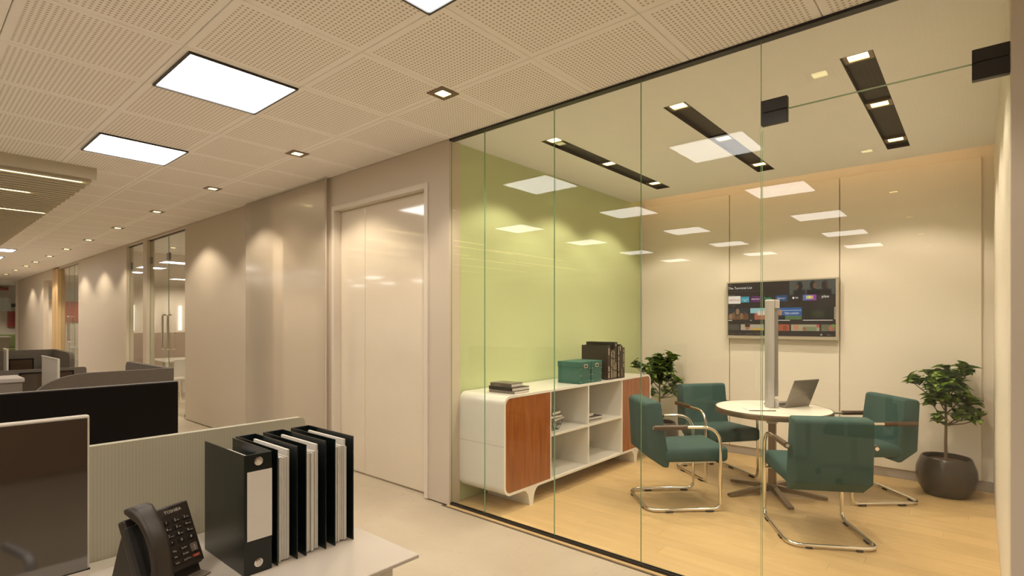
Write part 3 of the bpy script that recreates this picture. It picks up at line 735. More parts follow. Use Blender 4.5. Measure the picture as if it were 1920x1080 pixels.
obj('sheet', bxs((0.897, 0.903, 5.68, 6.40, ZD, 1.198)), M_frost, g1); obj('edge_frame', bxs((0.893, 0.907, 5.67, 5.682, ZD, 1.2), (0.893, 0.907, 5.682, 6.40, 1.192, 1.2)), M_silver, g1)
g2 = thing('acrylic_divider', (0.78, 7.57, ZD), 'frosted acrylic divider cut by the left edge of the photo', 'divider', 'acrylic dividers')
obj('sheet', bxs((0.775, 0.781, 7.44, 7.70, ZD, 1.225)), M_frost, g2); obj('edge_frame', bxs((0.771, 0.785, 7.43, 7.442, ZD, 1.228), (0.771, 0.785, 7.442, 7.70, 1.22, 1.228)), M_silver, g2)
M_monbrown = mat('brown_reflecting_screen', (0.05, 0.03, 0.018), 0.15, ior=1.8)
def far_monitor(x0, x1, y, z0, z1, lab):
    t = thing('monitor', ((x0+x1)/2, y, ZD), lab, 'monitor', 'far monitors')
    obj('back_shell', rbox(x0, x1, y, y+0.025, z0, z1, 0.003, 1), M_monbrown, t)
    obj('bezel', bxs((x0, x0+0.012, y-0.002, y, z0, z1), (x1-0.012, x1, y-0.002, y, z0, z1), (x0, x1, y-0.002, y, z1-0.012, z1)), M_screenblack, t)
    obj('neck', bxs(((x0+x1)/2-0.03, (x0+x1)/2+0.03, y+0.025, y+0.04, ZD, z0+0.15)), M_black, t); obj('foot', rbox((x0+x1)/2-0.1, (x0+x1)/2+0.1, y-0.06, y+0.12, ZD, ZD+0.012, 0.003, 1), M_black, t)
far_monitor(0.753, 1.14, 6.48, 0.84, 1.045, 'brown tinted far monitor in front of the low felt screen')
far_monitor(0.795, 0.99, 7.52, 0.84, 1.12, 'brown tinted far monitor in front of the farthest felt screen')
for (a, b, lab) in ((4.02, 4.75, 'white desk inside the nearest felt screen'), (4.95, 5.55, 'white desk right behind the nearest felt screen desk'), (5.6, 6.61, 'white desk before the low felt screen'), (6.85, 7.7, 'white desk inside the farthest felt screen')):
    t = thing('desk', (0.3, (a+b)/2, 0), lab, 'desk')
    obj('desk_top', rbox(-0.65, 1.165, a, b, ZD-0.028, ZD, 0.003, 1), M_desk, t)
    for x in (-0.6, 1.0): obj('leg', bxs((x, x+0.06, a+0.05, a+0.09, 0, ZD-0.028), (x, x+0.06, b-0.09, b-0.05, 0, ZD-0.028), (x, x+0.06, a+0.09, b-0.09, 0, 0.04)), M_silver, t)
bxx = thing('storage_crate', (0.55, 5.15, ZD), 'taupe desk crate at the left edge by the low felt screen', 'crate')
obj('body', rbox(0.42, 0.60, 5.0, 5.3, ZD, 1.085, 0.008, 2), mat('taupe_crate', (0.20, 0.165, 0.13), 0.6), bxx); obj('lid', rbox(0.41, 0.61, 4.99, 5.31, 1.085, 1.115, 0.006, 2), M_grey, bxx)

# office chair in front of the near desk (mirrored in the glass)
oc = thing('office_chair', (0.02, 0.90, 0), 'black swivel office chair mirrored in the glass over the teal chair', 'chair', rz=math.radians(-6))
obj('seat', rbox(-0.24, 0.24, -0.23, 0.24, 0.44, 0.51, 0.03, 3), M_fabric, oc, True, local=True)
obj('backrest', rbox(-0.22, 0.22, -0.30, -0.245, 0.54, 0.84, 0.025, 3), M_fabric, oc, True, local=True)
obj('back_bar', tube(fillet([(0, 0, 0.43), (0, -0.33, 0.43), (0, -0.315, 0.75)], 0.06), 0.02), M_black, oc, True, local=True)
for s in (-1, 1): obj('armrest', tube(fillet([(s*0.2, 0.05, 0.45), (s*0.30, 0.05, 0.45), (s*0.30, 0.05, 0.67), (s*0.28, -0.16, 0.67)], 0.04), 0.016), M_alu, oc, True, local=True)
obj('gas_lift', cyl((0, 0), 0.028, 0.09, 0.44, 16), M_chrome, oc, True, local=True)
for k in range(5):
    a = math.radians(72*k+20); c_, s_ = math.cos(a), math.sin(a)
    obj('base_leg', tube([(0, 0, 0.12), (0.30*c_, 0.30*s_, 0.075)], 0.022, 8, taper=0.6), M_alu, oc, local=True)
    bm = cyl((0, 0), 0.028, -0.022, 0.022, 14); bmesh.ops.transform(bm, matrix=Matrix.Translation((0.30*c_, 0.30*s_, 0.029)) @ Matrix.Rotation(a, 4, 'Z') @ Matrix.Rotation(math.pi/2, 4, 'X'), verts=bm.verts[:])
    obj('caster', bm, M_rubber, oc, True, local=True)

# ------------------------------------------------------------------ credenza
CX0, CX1, CY0, CY1, CZ0, CZ1 = 3.115, 5.585, 2.78, 3.285, 0.135, 0.92
cd = thing('credenza', (4.35, 3.03, 0), 'long white sideboard with two orange wood doors under the green wall', 'sideboard')
out_ = rrect(CX0, CX1, CZ0, CZ1, 0.075, 8); th = 0.020; in_ = rrect(CX0+th, CX1-th, CZ0+th, CZ1-th, 0.075-th, 8)
bm = NB(); V = [[bm.verts.new((p[0], y, p[1])) for p in L_] for y in (CY0, CY1) for L_ in (out_, in_)]
n = len(out_)
for i in range(n):
    j = (i+1) % n
    bm.faces.new((V[0][i], V[0][j], V[1][j], V[1][i])); bm.faces.new((V[2][i], V[3][i], V[3][j], V[2][j]))
    bm.faces.new((V[0][i], V[2][i], V[2][j], V[0][j])); bm.faces.new((V[1][i], V[1][j], V[3][j], V[3][i]))
bmesh.ops.recalc_face_normals(bm, faces=bm.faces[:]); obj('carcass', bm, M_white, cd, True)
obj('back_panel', prism(rrect(CX0+0.01, CX1-0.01, CZ0+0.01, CZ1-0.01, 0.065, 8), 'y', CY1-0.02, CY1-0.002), M_white, cd)
for x in (3.722, 4.32, 4.955): obj('upright', bxs((x-0.009, x+0.009, CY0+0.004, CY1-0.02, CZ0+th, CZ1-th)), M_white, cd)
for a, b in ((3.731, 4.311), (4.329, 4.946)): obj('shelf', bxs((a, b, CY0+0.006, CY1-0.02, 0.512, 0.532)), M_white, cd)
def roundleft(x0, x1, z0, z1, r, flip=False):
    p = arc(x0+r, z1-r, r, 90, 180, 8)+arc(x0+r, z0+r, r, 180, 270, 8)+[(x1, z0), (x1, z1)]
    return [(x0+x1-q[0], q[1]) for q in p] if flip else p
obj('door', prism(roundleft(CX0+th+0.001, 3.716, CZ0+th+0.001, CZ1-th-0.001, 0.054), 'y', CY0+0.003, CY0+0.022), M_veneer, cd)
obj('door', prism(roundleft(4.961, CX1-th-0.001, CZ0+th+0.001, CZ1-th-0.001, 0.054, True), 'y', CY0+0.003, CY0+0.022), M_veneer, cd)
obj('side_seam', bxs((CX0-0.0006, CX0+0.001, CY0, CY1, 0.527, 0.530)), M_grey, cd)
for xc in (3.455, 5.235):
    p = [(xc-0.115, CZ0+0.004), (xc-0.07, CZ0-0.012), (xc-0.045, CZ0-0.04), (xc-0.033, CZ0-0.075), (xc-0.022, 0), (xc+0.022, 0), (xc+0.033, CZ0-0.075), (xc+0.045, CZ0-0.04), (xc+0.07, CZ0-0.012), (xc+0.115, CZ0+0.004)]
    obj('leg', prism(p, 'y', CY0+0.002, CY1-0.03), M_white, cd)

# storage boxes on the credenza
M_boxlabel = mat('box_metal', (0.6, 0.56, 0.45), 0.35, 0.6)
def sbox(x0, x1, lab):
    y0, y1, z = 2.80, 3.06, CZ1
    t = thing('storage_box', ((x0+x1)/2, 2.93, z), lab, 'storage box', 'teal storage boxes')
    obj('body', rbox(x0+0.003, x1-0.003, y0+0.003, y1-0.003, z, z+0.16, 0.003, 1), M_tealbox, t)
    obj('lid', rbox(x0, x1, y0, y1, z+0.155, z+0.207, 0.003, 1), M_tealbox, t)
    xm = (x0+x1)/2; zc = z+0.165
    o = obj('handle_plate', prism(rrect(xm-0.028, xm+0.028, zc-0.018, zc+0.018, 0.01, 4), 'y', y0-0.003, y0+0.001), M_boxlabel, t)
    obj('handle_hole', prism(rrect(xm-0.018, xm+0.018, zc-0.010, zc+0.010, 0.006, 4), 'y', y0-0.004, y0-0.0028), M_black, o)
    for zz in (z+0.02, z+0.08, z+0.14):
        for xx in (x0+0.012, x1-0.012): obj('rivet', prism([(xx+0.004*math.cos(i*math.pi/4), zz+0.004*math.sin(i*math.pi/4)) for i in range(8)], 'y', y0-0.0015, y0+0.004), M_boxlabel, t)
sbox(4.20, 4.385, 'teal lidded storage box on the sideboard, nearer to the glass')
sbox(4.395, 4.585, 'teal lidded storage box on the sideboard, against the dark books')
# upright books
M_bk = [mat('dark_brown_book', (0.035, 0.022, 0.014), 0.45), mat('black_book', (0.012, 0.009, 0.008), 0.4), mat('umber_book', (0.06, 0.035, 0.02), 0.5)]
M_gold = mat('gold_print', (0.55, 0.42, 0.20), 0.5, 0.2); M_cream = mat('cream_print', (0.62, 0.54, 0.42), 0.6)
bk = [(0.052, 0.345, 0.31, 0, 'large brown book standing first beside the teal boxes'), (0.026, 0.300, 0.22, 2, 'brown book with pale spine title right after the large brown one'),
      (0.024, 0.305, 0.22, 1, 'third upright book from the teal boxes, black spine'), (0.030, 0.300, 0.22, 2, 'fourth upright book from the teal boxes with gold lettering'),
      (0.060, 0.375, 0.34, 1, 'tallest black upright book in the middle of the row'), (0.034, 0.345, 0.24, 1, 'black upright book directly right of the tallest one'),
      (0.036, 0.350, 0.22, 1, 'thin black upright book third from the right end'), (0.026, 0.335, 0.22, 0, 'narrow brown upright book second from the right end'), (0.045, 0.315, 0.24, 2, 'brown upright book at the right end with dense pale print')]
x = 4.70
rb = random.Random(3)
for wd, ht, dp, mi, lab in bk:
    y0 = 2.80 if dp < 0.3 else 2.805
    t = thing('upright_book', (x+wd/2, y0+dp/2, CZ1), lab, 'book', 'upright books on the sideboard')
    obj('cover', bxs((x+0.0005, x+0.0035, y0, y0+dp, CZ1, CZ1+ht), (x+wd-0.0035, x+wd-0.0005, y0, y0+dp, CZ1, CZ1+ht), (x+0.0035, x+wd-0.0035, y0, y0+0.003, CZ1, CZ1+ht)), M_bk[mi], t)
    obj('pages', bxs((x+0.0035, x+wd-0.0035, y0+0.003, y0+dp-0.004, CZ1+0.003, CZ1+ht-0.004)), M_paper if mi == 2 else M_bk[mi], t)
    pm = NB(); z = CZ1+0.02; 
    while z < CZ1+ht-0.03:
        l_ = rb.uniform(0.03, 0.1)
        if rb.random() < 0.75:
            zz = z
            while zz < min(z+l_, CZ1+ht-0.02):
                box(pm, x+wd*0.3, x+wd*0.3+wd*rb.uniform(0.2, 0.45), y0-0.0008, y0, zz, zz+0.006); zz += 0.0085
        z += l_+0.02
    obj('spine_print', pm, M_gold if rb.random() < 0.5 else M_cream, t)
    x += wd
# flat books
M_jackets = [mat('photo_jacket', (0.16, 0.13, 0.10), 0.35, var=0.9, scale=14), mat('dark_jacket', (0.03, 0.024, 0.02), 0.35), mat('taupe_jacket', (0.22, 0.185, 0.15), 0.4)]
def flat_book(x, y, z, w_, d_, h_, rz, mi, lab, grp):
    t = thing('flat_book', (x, y, z), lab, 'book', grp, math.radians(rz))
    obj('pages', bxs((-w_/2+0.003, w_/2-0.004, -d_/2+0.004, d_/2-0.004, 0.003, h_-0.003)), M_paper, t, local=True)
    obj('cover', bxs((-w_/2, w_/2, -d_/2, d_/2, 0, 0.003), (-w_/2, w_/2, -d_/2, d_/2, h_-0.003, h_), (-w_/2, -w_/2+0.003, -d_/2, d_/2, 0.003, h_-0.003)), M_jackets[mi], t, local=True)
    return z+h_
gp = 'flat books on the sideboard top'
z = flat_book(3.37, 2.95, CZ1, 0.20, 0.27, 0.022, 2, 2, 'bottom grey book of the stack on the sideboard top', gp)
z = flat_book(3.38, 2.96, z, 0.21, 0.27, 0.028, -3, 1, 'black middle book of the stack on the sideboard top', gp)
z = flat_book(3.36, 2.97, z, 0.16, 0.22, 0.030, 4, 0, 'small picture book topping the stack on the sideboard top', gp)
gp = 'flat books on the sideboard shelves'
SHZ = 0.532
z = flat_book(4.52, 2.97, SHZ+0.001, 0.22, 0.28, 0.016, 0, 2, 'bottom grey book in the right open compartment', gp)
z = flat_book(4.55, 2.98, z, 0.22, 0.27, 0.026, -8, 1, 'black middle book in the right open compartment', gp)
z = flat_book(4.49, 2.98, z, 0.15, 0.2, 0.032, 6, 0, 'picture book on top in the right open compartment', gp)
wt = thing('wire_basket', (3.88, 2.96, SHZ), 'small black wire basket carrying books in the left open compartment', 'basket')
wb_ = NB()
for zz, s in ((0.003, 0.085), (0.045, 0.10), (0.088, 0.11)):
    tube([(s, -s, zz), (s, s, zz), (-s, s, zz), (-s, -s, zz), (s, -s, zz)], 0.0025, 6, wb_, False)
for i in range(-3, 4):
    for (a, b) in (((i/3, -1), (i/3, -1)), ((i/3, 1), (i/3, 1)), ((-1, i/3), (-1, i/3)), ((1, i/3), (1, i/3))):
        tube([(a[0]*0.085, a[1]*0.085, 0.003), (b[0]*0.11, b[1]*0.11, 0.088)], 0.0018, 6, wb_, False)
obj('wire_frame', wb_, M_black, wt, local=True)
z = flat_book(3.90, 2.96, SHZ+0.092, 0.22, 0.25, 0.022, 12, 2, 'grey book lying on the wire basket', gp)
z = flat_book(3.88, 2.96, z, 0.2, 0.24, 0.026, -4, 1, 'black book in the middle on the wire basket', gp)
z = flat_book(3.90, 2.97, z, 0.16, 0.22, 0.028, 8, 0, 'picture book on top of the wire basket', gp)

# ------------------------------------------------------------------ cantilever chairs
ch = thing('cantilever_chair', (0, 0, 0), 'x', 'chair', 'teal cantilever chairs')
W2, Y0, Y1, AZ = 0.268, -0.285, 0.285, 0.655; rt = 0.0125
path = [(-W2, -0.25, AZ), (-W2, Y1, AZ), (-W2, Y1, rt+0.008), (-W2, Y0, rt+0.008), (W2, Y0, rt+0.008), (W2, Y1, rt+0.008), (W2, Y1, AZ), (W2, -0.25, AZ)]
obj('frame', tube(fillet(path, [0, 0.15, 0.06, 0.10, 0.10, 0.06, 0.15, 0], 8), rt, 12), M_chrome, ch, True, local=True)
for s in (-1, 1):
    o = obj('arm_sleeve', tube([(s*W2, -0.245, AZ), (s*W2, 0.02, AZ)], 0.020, 16), M_walnut, ch, True, local=True)
    obj('end_cap', tube([(s*W2, -0.2515, AZ), (s*W2, -0.2455, AZ)], 0.012, 12), M_chrome, o, True, local=True)
    for y in (0.20, -0.12): obj('glide', rbox(s*W2-0.016, s*W2+0.016, y-0.03, y+0.03, 0, 0.014, 0.004, 1), M_rubber, ch, local=True)
    obj('seat_bracket', tube([(s*W2, Y1-0.005, 0.375), (s*0.2, Y1-0.01, 0.375)], 0.009, 8), M_chrome, ch, local=True)
for s in (-1, 1): obj('glide', rbox(s*0.15-0.02, s*0.15+0.02, Y0-0.014, Y0+0.014, 0, 0.014, 0.004, 1), M_rubber, ch, local=True)
sb = rbox(-0.245, 0.245, -0.16, 0.365, 0.375, 0.478, 0.032, 4)
for v in sb.verts:
    if v.co.z > 0.43: v.co.z += 0.010*(1-(v.co.x/0.25)**2)+0.012*(v.co.y/0.3)
obj('seat', sb, M_teal, ch, True, local=True)
prof = [(q[0]+0.055, q[1]) for q in [(-0.165, 0.335), (-0.20, 0.335), (-0.335, 0.425), (-0.355, 0.82), (-0.335, 0.842), (-0.245, 0.85), (-0.225, 0.835), (-0.178, 0.50), (-0.155, 0.40)]]
bk_ = prism(prof, 'x', -0.238, 0.238)
bmesh.ops.bevel(bk_, geom=bk_.edges[:], offset=0.014, segments=3, affect='EDGES', profile=0.5)
obj('backrest', bk_, M_teal, ch, True, local=True)
def face(dx, dy): return math.atan2(dy, dx)-math.pi/2
places = [((4.30, 1.946), (0.698, -0.716), 'teal cantilever chair in front of the sideboard, seen from its side'),
          ((4.315, 0.868), (0.86, 0.51), 'teal cantilever chair with its back to the camera, nearest the glass door'),
          ((5.53, 0.75), (-0.67, 0.74), 'teal cantilever chair beside the big potted plant on the right'),
          ((5.373, 1.99), (-0.60, -0.80), 'teal cantilever chair behind the table, facing the camera by the far plant')]
for k, (p, f, lab) in enumerate(places):
    if k == 0:
        ch.scale = (1.02,)*3; ch.location = (*p, 0); ch.rotation_euler = (0, 0, face(*f)); ch['label'] = lab
    else: copy_tree(ch, (*p, 0), face(*f), lab)

# ------------------------------------------------------------------ round table, post, laptop
TX, TY, TZ, TR = 5.05, 1.364, 0.752, 0.468
tb = thing('round_table', (TX, TY, 0), 'round white table with bronze rim and star base', 'table')
def LT(name, bm, m, smooth=False): return obj(name, bm, m, tb, smooth, local=True)
LT('table_top', lathe([(TR-0.014, TZ-0.026), (TR-0.010, TZ-0.004), (TR-0.010, TZ)], 72), mat('white_table_laminate', (0.84, 0.80, 0.72), 0.3, var=0.01))
LT('rim', lathe([(TR-0.012, TZ-0.045), (TR-0.004, TZ-0.045), (TR, TZ-0.04), (TR, TZ-0.004), (TR-0.003, TZ+0.001), (TR-0.0095, TZ+0.001), (TR-0.0095, TZ-0.044)], 72), M_bronze, True)
LT('collar', rbox(-0.038, 0.038, -0.04, 0.04, TZ-0.135, TZ-0.03, 0.006, 2), M_alu)
LT('column', rbox(-0.028, 0.028, -0.028, 0.028, 0.05, TZ-0.13, 0.006, 2), M_bronze)
LT('hub', rbox(-0.042, 0.042, -0.042, 0.042, 0.03, 0.09, 0.008, 2), M_bronze)
for a in (142, 214, 286, 358, 70):
    bm = prism([(0.02, 0.035), (0.42, 0.004), (0.42, 0.024), (0.02, 0.085)], 'y', -0.022, 0.022)
    bmesh.ops.rotate(bm, cent=(0, 0, 0), matrix=Matrix.Rotation(math.radians(a), 3, 'Z'), verts=bm.verts[:])
    LT('base_leg', bm, M_bronze)
ps = thing('table_post', (TX, TY, TZ), 'grey aluminium post standing upright on the round table', 'post', rz=YAW-math.pi/2)
obj('main_tube', rbox(-0.053, 0.008, -0.035, 0.035, 0.0, 0.945, 0.012, 3), M_alu, ps, local=True)
obj('side_tube', rbox(0.010, 0.050, -0.012, 0.040, 0.10, 0.875, 0.008, 2), M_aludark, ps, local=True)
obj('end_cap', rbox(0.008, 0.052, -0.03, 0.04, 0.868, 0.945, 0.005, 2), M_alu, ps, local=True)
obj('clamp', rbox(0.008, 0.042, -0.036, 0.03, 0.0, 0.075, 0.005, 2), M_alu, ps, local=True)
obj('clamp_screw', rbox(0.014, 0.032, -0.050, -0.035, 0.018, 0.06, 0.004, 1), M_alu, ps, local=True)
# laptop: hinge line from A to B, base runs towards direction D
A_ = Vector((4.965, 1.285, 0)); ang = math.atan2(-0.16, 0.33)
lp = thing('laptop', (5.235, 1.208, TZ+0.001), 'open grey laptop on the round table, lid back towards the camera', 'laptop', rz=ang)
obj('base', rbox(-0.152, 0.152, 0.0, 0.225, 0.0, 0.014, 0.003, 1), M_lap, lp, local=True)
obj('keyboard', bxs((-0.14, 0.14, 0.04, 0.14, 0.014, 0.0152)), M_rubber, lp, local=True)
bm = rbox(-0.152, 0.152, -0.004, 0.004, 0.0, 0.255, 0.003, 1)
bmesh.ops.transform(bm, matrix=Matrix.Translation((0, 0, 0.012)) @ Matrix.Rotation(math.radians(22), 4, 'X'), verts=bm.verts[:])
obj('lid', bm, M_lap, lp, local=True)
bm = bxs((-0.144, 0.144, 0.0042, 0.0048, 0.012, 0.25))
bmesh.ops.transform(bm, matrix=Matrix.Translation((0, 0, 0.012)) @ Matrix.Rotation(math.radians(22), 4, 'X'), verts=bm.verts[:])
obj('screen', bm, M_gloss, lp, local=True)
nbk = thing('notebook', (4.86, 1.42, TZ), 'pale spiral notebook lying at the front of the round table', 'notebook', rz=math.radians(-52))
obj('pages', bxs((-0.11, 0.11, -0.075, 0.075, 0.0, 0.006)), M_paper, nbk, local=True)
sp_ = NB()
for i in range(22): lathe([(0.003, 0.0), (0.003, 0.010)], 6, sp_, (-0.105+i*0.01, -0.079))
obj('spiral', sp_, M_seam, nbk, local=True)

# ------------------------------------------------------------------ television
tv = thing('television', (6.28, 1.625, 1.31), 'wall mounted television with pale frame showing a streaming menu', 'television')
TXF = 6.262; ty0, ty1, tz0, tz1 = 1.07, 2.18, 1.315, 1.955
obj('frame', rbox(TXF, TXF+0.05, ty0, ty1, tz0, tz1, 0.003, 1), M_deskstrip if False else mat('champagne_frame', (0.52, 0.46, 0.36), 0.35, 0.3), tv)
obj('wall_bracket', bxs((TXF+0.05, XB, 1.4, 1.85, 1.5, 1.8)), M_black, tv)
sy1, sy0, sz1, sz0 = 2.162, 1.093, 1.940, 1.352
scr = obj('screen', bxs((TXF-0.003, TXF+0.002, sy0, sy1, sz0, sz1)), mat('lit_screen_black', (0.012, 0.009, 0.008), 0.12, emit=(0.016, 0.011, 0.008), es=1.0), tv)
def E_(c, s=0.55):
    n = 'screen_'+'_'.join('%03d' % int(v*999) for v in c)
    return mat(n, tuple(v*0.15 for v in c), 0.2, emit=c, es=s)
def sq(s0, s1, t0, t1, c, dx=0.0005, name='picture', par=scr):
    ya, yb = sy1-(sy1-sy0)*s1, sy1-(sy1-sy0)*s0; za, zb = sz1-(sz1-sz0)*t1, sz1-(sz1-sz0)*t0
    return obj(name, bxs((TXF-0.003-dx, TXF-0.003, ya, yb, za, zb)), E_(c), par)
def blob(s, t, rs, rt_, c, dx=0.0012, name='figure'):
    cy = sy1-(sy1-sy0)*s; cz = sz1-(sz1-sz0)*t
    return obj(name, prism([(cy+rs*math.cos(i*math.pi/8), cz+rt_*math.sin(i*math.pi/8)) for i in range(16)], 'x', TXF-0.003-dx, TXF-0.003), E_(c), scr)
RT = Matrix(((0, 0, -1, 0), (-1, 0, 0, 0), (0, 1, 0, 0), (0, 0, 0, 1)))
def tvt(s, s0, t, size, c=(0.9, 0.85, 0.78), align='LEFT'):
    mx = Matrix.Translation((TXF-0.0048, sy1-(sy1-sy0)*s0, sz1-(sz1-sz0)*t)) @ RT
    return text('lettering', s, size, mx, E_(c), scr, align=align)
sq(0.60, 1.0, 0.0, 0.26, (0.085, 0.085, 0.07))
for s, hc in ((0.69, (0.016, 0.012, 0.01)), (0.81, (0.02, 0.014, 0.011)), (0.91, (0.03, 0.02, 0.015))):
    blob(s, 0.10, 0.032, 0.045, hc); sq(s-0.055, s+0.055, 0.17, 0.262, (0.014, 0.011, 0.009), 0.0011, 'figure')
blob(0.825, 0.10, 0.017, 0.03, (0.15, 0.075, 0.04), 0.0016); blob(0.93, 0.10, 0.014, 0.025, (0.10, 0.05, 0.03), 0.0016); blob(0.672, 0.11, 0.014, 0.022, (0.12, 0.06, 0.035), 0.0016)
tvt('prime', 0.004, 0.045, 0.016, (0.3, 0.25, 0.2)); tvt('The Terminal List', 0.004, 0.118, 0.036)
tvt('Season 1 is here. Watch the action thriller series now on Prime Video', 0.004, 0.168, 0.0135, (0.16, 0.12, 0.08))
tvt('Favorite Apps', 0.004, 0.235, 0.013, (0.4, 0.33, 0.26))
sq(0.004, 0.13, 0.25, 0.395, (0.85, 0.76, 0.64)); tvt('NETFLIX', 0.067, 0.345, 0.030, (0.55, 0.02, 0.02), 'CENTER'); tvt('Netflix', 0.045, 0.44, 0.013, (0.4, 0.33, 0.26))
sq(0.134, 0.217, 0.265, 0.375, (0.05, 0.32, 0.40)); tvt('prime video', 0.176, 0.32, 0.0145, align='CENTER'); blob(0.176, 0.342, 0.018, 0.003, (0.8, 0.8, 0.8))
sq(0.229, 0.33, 0.262, 0.372, (0.11, 0.02, 0.11)); tvt('HBOMAX', 0.28, 0.328, 0.020, align='CENTER')
tvt('hulu', 0.40, 0.33, 0.045, (0.05, 0.5, 0.22), 'CENTER')
sq(0.473, 0.58, 0.258, 0.368, (0.03, 0.07, 0.18)); tvt('Disney+', 0.527, 0.325, 0.024, align='CENTER')
sq(0.60, 0.705, 0.254, 0.366, (0.022, 0.017, 0.014)); tvt('tv', 0.655, 0.328, 0.036); blob(0.636, 0.312, 0.0095, 0.0115, (0.85, 0.8, 0.75))
sq(0.72, 0.78, 0.25, 0.364, (0.13, 0.13, 0.36)); sq(0.78, 0.838, 0.25, 0.364, (0.26, 0.06, 0.30)); sq(0.748, 0.772, 0.28, 0.335, (0.45, 0.6, 0.2), 0.001); sq(0.772, 0.79, 0.28, 0.335, (0.8, 0.7, 0.2), 0.001); sq(0.79, 0.812, 0.28, 0.335, (0.75, 0.4, 0.25), 0.001)
sq(0.86, 0.97, 0.248, 0.362, (0.035, 0.026, 0.02)); tvt('plex', 0.915, 0.32, 0.040, align='CENTER')
# picture rows
sq(0.004, 0.21, 0.485, 0.70, (0.03, 0.035, 0.04)); sq(0.004, 0.21, 0.62, 0.70, (0.16, 0.075, 0.03), 0.0008)
for s, t, c in ((0.03, 0.64, (0.30, 0.17, 0.09)), (0.06, 0.62, (0.2, 0.1, 0.05)), (0.10, 0.55, (0.28, 0.16, 0.08)), (0.14, 0.63, (0.24, 0.13, 0.06)), (0.18, 0.62, (0.15, 0.07, 0.03))):
    blob(s, t, 0.020, 0.035, c)
sq(0.228, 0.44, 0.485, 0.58, (0.30, 0.52, 0.52)); sq(0.228, 0.27, 0.58, 0.70, (0.04, 0.03, 0.025)); sq(0.27, 0.44, 0.58, 0.70, (0.42, 0.12, 0.06)); sq(0.30, 0.40, 0.54, 0.62, (0.7, 0.55, 0.45), 0.001)
sq(0.468, 0.71, 0.485, 0.635, (0.035, 0.11, 0.30)); sq(0.468, 0.71, 0.635, 0.70, (0.10, 0.16, 0.05)); sq(0.468, 0.71, 0.53, 0.545, (0.3, 0.38, 0.5), 0.0008); blob(0.515, 0.57, 0.020, 0.036, (0.40, 0.22, 0.12)); sq(0.485, 0.56, 0.62, 0.70, (0.02, 0.02, 0.022), 0.001, 'figure'); tvt('TED LASSO', 0.62, 0.605, 0.028, (0.85, 0.82, 0.75), 'CENTER')
sq(0.725, 0.975, 0.485, 0.70, (0.020, 0.018, 0.012))
blob(0.85, 0.60, 0.06, 0.04, (0.045, 0.048, 0.022)); sq(0.988, 1.0, 0.485, 0.70, (0.35, 0.28, 0.2))
for a, b in ((0.004, 0.042), (0.228, 0.24), (0.468, 0.605), (0.72, 0.975)): sq(a, b, 0.708, 0.72, (0.75, 0.66, 0.56))
sq(0.004, 0.12, 0.79, 0.90, (0.085, 0.07, 0.05)); sq(0.132, 0.36, 0.79, 0.90, (0.42, 0.36, 0.25)); blob(0.20, 0.835, 0.028, 0.034, (0.40, 0.14, 0.08)); blob(0.20, 0.81, 0.028, 0.018, (0.07, 0.03, 0.02), 0.0016); sq(0.25, 0.36, 0.865, 0.90, (0.62, 0.36, 0.05), 0.001)
sq(0.46, 0.60, 0.79, 0.905, (0.45, 0.10, 0.04)); blob(0.50, 0.845, 0.026, 0.032, (0.32, 0.10, 0.04)); blob(0.56, 0.855, 0.026, 0.028, (0.25, 0.07, 0.03))
sq(0.615, 0.865, 0.79, 0.905, (0.40, 0.34, 0.2)); sq(0.72, 0.84, 0.83, 0.905, (0.22, 0.24, 0.12), 0.0008); blob(0.66, 0.84, 0.028, 0.03, (0.5, 0.24, 0.12)); blob(0.735, 0.87, 0.02, 0.02, (0.3, 0.13, 0.06)); sq(0.84, 0.865, 0.79, 0.84, (0.5, 0.08, 0.06), 0.001)
sq(0.88, 1.0, 0.79, 0.905, (0.16, 0.15, 0.08)); blob(0.965, 0.85, 0.025, 0.03, (0.45, 0.14, 0.08)); blob(0.98, 0.81, 0.018, 0.015, (0.18, 0.28, 0.06), 0.0016)
for s, tx in ((0.03, 'Search'), (0.11, 'Home'), (0.19, 'Discover'), (0.29, 'Apps')): tvt(tx, s, 0.975, 0.017, (0.22, 0.17, 0.12))
tvt('4:41', 0.925, 0.985, 0.024, (0.3, 0.25, 0.19)); blob(0.88, 0.97, 0.011, 0.011, (0.3, 0.25, 0.19))

# ------------------------------------------------------------------ potted plants
def leaf_mesh():
    bm = NB(); L_ = 0.145; wmax = 0.048; rows_ = []
    n = 5
    for i in range(n+1):
        t = i/n; w_ = wmax*math.sin(math.pi*(0.06+0.94*t)**0.8)*1.0 if 0 < i < n else 0.0
        y = L_*t; z = 0.02*math.sin(t*math.pi*0.9)-0.018*t*t
        if w_ <= 0: rows_.append([bm.verts.new((0, y, z))])
        else: rows_.append([bm.verts.new((-w_, y, z+w_*0.35)), bm.verts.new((0, y, z)), bm.verts.new((w_, y, z+w_*0.35))])
    for a, b in zip(rows_, rows_[1:]):
        if len(a) == 1: bm.faces.new((a[0], b[1], b[0])); bm.faces.new((a[0], b[2], b[1]))
        elif len(b) == 1: bm.faces.new((a[0], a[1], b[0])); bm.faces.new((a[1], a[2], b[0]))
        else:
            for k in range(2): bm.faces.new((a[k], a[k+1], b[k+1], b[k]))
    tops = bm.faces[:]
    ret = bmesh.ops.solidify(bm, geom=tops, thickness=0.0012)
    me = bpy.data.meshes.new('leaf'); bm.to_mesh(me); bm.free(); me.materials.append(M_leaf)
    me.polygons.foreach_set('use_smooth', [True]*len(me.polygons))
    return me
LEAF = leaf_mesh()
pl = thing('potted_plant', (0, 0, 0), 'x', 'plant', 'potted rubber plants')
prof = [(0.135, 0), (0.16, 0.006), (0.20, 0.08), (0.217, 0.16), (0.212, 0.23), (0.188, 0.30), (0.178, 0.325), (0.172, 0.33), (0.164, 0.325), (0.168, 0.30), (0.17, 0.275)]
